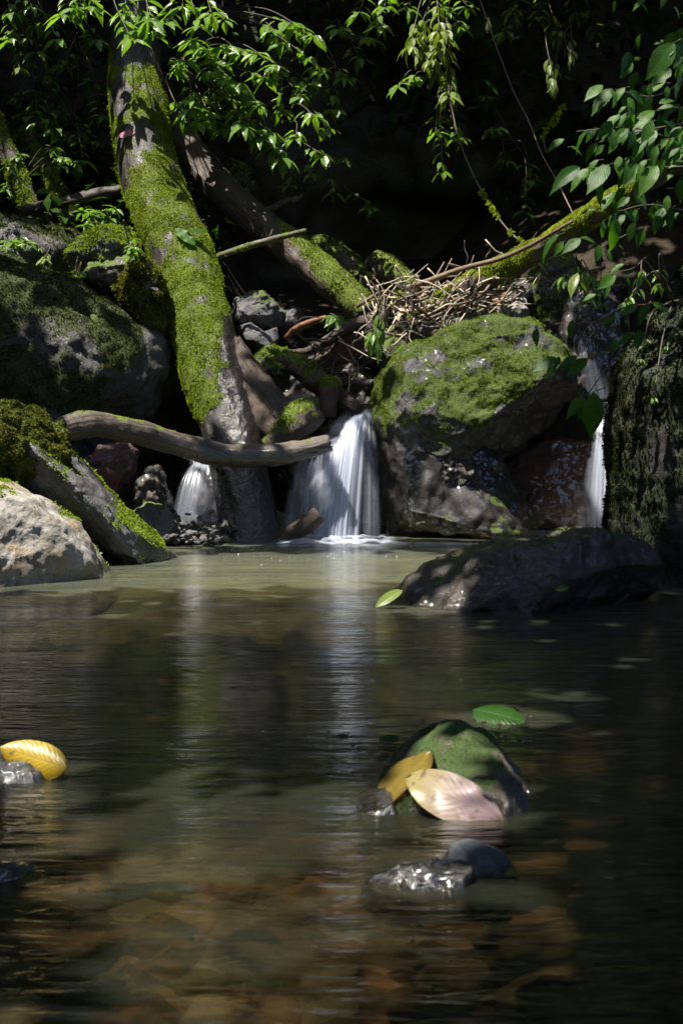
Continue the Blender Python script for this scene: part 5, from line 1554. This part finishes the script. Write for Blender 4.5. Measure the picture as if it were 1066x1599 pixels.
# gaps cut into the unseen canopy to place sun patches: (px, py, Y, radius) of places the sun reaches
SUNLIT = [
    (235, 165, 11.7, 0.14), (240, 300, 11.3, 0.20), (265, 350, 11.1, 0.26), (300, 430, 10.9, 0.32), (320, 500, 10.7, 0.26), (335, 570, 10.4, 0.24), (335, 640, 10.3, 0.08),
    (215, 210, 11.6, 0.12), (60, 690, 8.4, 0.26), (120, 660, 9.2, 0.22), (210, 670, 9.5, 0.24), (300, 695, 9.7, 0.14),
    (10, 800, 7.6, 0.38), (90, 840, 7.5, 0.30), (40, 890, 7.4, 0.25), (130, 735, 8.5, 0.22), (200, 805, 8.6, 0.24), (265, 885, 8.4, 0.12),
    (620, 570, 10.4, 0.22), (680, 560, 10.4, 0.3), (750, 570, 10.3, 0.32), (820, 560, 10.4, 0.3), (700, 625, 10.1, 0.2), (780, 630, 10.1, 0.16), (640, 610, 10.2, 0.14), (610, 720, 10.2, 0.05),
    (690, 480, 11.1, 0.55), (650, 480, 11.1, 0.3), (740, 450, 11.0, 0.42), (800, 410, 10.7, 0.4), (770, 490, 11.1, 0.3), (860, 370, 10.3, 0.36), (920, 335, 9.8, 0.36), (980, 295, 9.2, 0.34),
    (350, 75, 11.6, 0.4), (310, 70, 11.6, 0.25), (390, 85, 11.6, 0.4), (460, 50, 11.7, 0.4), (420, 215, 11.4, 0.42), (375, 135, 11.5, 0.36), (240, 50, 11.3, 0.12), (130, 15, 11.3, 0.12), (300, 180, 11.5, 0.15), (505, 245, 11.4, 0.12), (430, 245, 11.4, 0.15),
    (655, 60, 11.9, 0.4), (690, 85, 11.9, 0.4), (700, 148, 11.9, 0.12), (865, 115, 11.6, 0.1), (690, 270, 12, 0.06),
    (905, 440, 7.4, 0.2), (955, 370, 7.4, 0.2), (930, 225, 7.6, 0.10), (1040, 240, 7.5, 0.24), (1055, 95, 7.6, 0.16), (1000, 270, 7.5, 0.15), (930, 280, 7.5, 0.10), (940, 150, 7.6, 0.08), (840, 570, 6.9, 0.10), (1000, 200, 7.6, 0.1),
    (160, 335, 11.7, 0.3), (35, 378, 11.2, 0.3), (165, 375, 11.1, 0.24), (230, 440, 10.7, 0.14), (195, 560, 10.2, 0.16), (120, 480, 10.2, 0.12), (20, 440, 10.3, 0.14), (40, 300, 12.2, 0.12), (90, 300, 12.4, 0.1),
    (520, 890, 8.4, 0.75), (390, 890, 8.4, 0.7), (600, 880, 8.6, 0.5), (300, 890, 8.3, 0.4), (540, 850, 9.9, 0.12), (925, 800, 10.4, 0.10), (850, 740, 10.7, 0.16), (545, 300, 15.4, 0.22), (600, 270, 15.4, 0.18), (490, 310, 15.3, 0.14), (640, 320, 15.3, 0.08), (560, 230, 15.2, 0.06), (720, 300, 15.2, 0.05), (550, 730, 10.2, 0.10), (545, 800, 10.1, 0.10), (440, 890, 8.4, 0.5), (330, 880, 8.7, 0.4), (560, 915, 7.8, 0.22), (640, 870, 9.0, 0.3), (450, 915, 7.7, 0.4), (330, 915, 7.7, 0.35),
    (50, 1185, 3.6, 0.18), (700, 1240, 3.25, 0.16), (720, 1180, 3.4, 0.14), (610, 1230, 3.25, 0.06), (745, 1345, 2.78, 0.13),
    (260, 1290, 3.0, 0.12), (60, 1520, 2.3, 0.11), (150, 1330, 2.8, 0.06), (330, 1470, 2.4, 0.03), (520, 1500, 2.4, 0.05), (300, 1230, 3.4, 0.08), (480, 1270, 3.2, 0.08), (900, 1070, 4.6, 0.05), (420, 1350, 2.8, 0.07), (20, 1370, 2.9, 0.06), (780, 1110, 4.2, 0.14),
    (400, 470, 11.6, 0.10), (400, 520, 11.3, 0.08), (560, 480, 11.1, 0.1), (480, 500, 11.0, 0.06), (600, 945, 6.6, 0.06), (680, 900, 6.6, 0.07),
]
GP = np.array([P(q[0], q[1], q[2]) for q in SUNLIT])
GR = np.array([q[3] for q in SUNLIT])


def canopy_points(n, box, zlo, zhi, seed, jitter=0.06):
    r = np.random.default_rng(seed)
    x = r.uniform(box[0], box[1], n)
    y = r.uniform(box[2], box[3], n)
    lo = np.maximum(zlo, 1.9 + 0.30 * np.maximum(y, 0))
    z = lo + (zhi - zlo) * r.random(n)
    p = np.stack([x, y, z], -1)
    keep = np.ones(n, bool)
    for gp, gr in zip(GP, GR):
        dlt = p - gp
        al = dlt @ SUNV
        perp = np.linalg.norm(dlt - al[:, None] * SUNV, axis=1)
        keep &= ~((perp < gr + 0.15 + r.normal(size=n) * jitter) & (al > 0))
    return p[keep]


cp = np.vstack([canopy_points(130000, (-11, 11, -7, 19), 4.6, 8.0, 31), canopy_points(16000, (-6, 3, -5, 4), 4.6, 6.5, 33)])  # second unseen layer added to darken the foreground
cp = cp[~((cp[:, 0] > 3.1 + 0.25 * np.sin(cp[:, 1] * 2.1)) & (cp[:, 1] < 8.5 + 0.4 * np.sin(cp[:, 0] * 3)))]      # sky opening added at the right for bluish side light
leaf_cloud('shade_canopy', 'dense leafy canopy out of view, with gaps cut to place the sun patches', 'canopy', cp, 0.29, M['canopy'], 32, 0.3)
# unseen leaf screen added behind the viewer to block low sky light
r = np.random.default_rng(91)
n = 16000
dp = np.stack([r.uniform(-10, 10, n), r.uniform(-13, -9.5, n), r.uniform(0.2, 8.5, n)], -1)
dp = dp[(fbm(dp * 0.7, 2, 92) > -0.45) & (np.abs(dp[:, 0] + 0.4 + 0.3 * np.sin(dp[:, 2] * 1.3)) > 0.45)]     # slit left open to give wet surfaces upright glints
leaf_cloud('sky_block_leaves', 'unseen leafy screen added behind the viewer to block the low sky', 'foliage', dp, 0.34, M['canopy'], 93, 0.8)
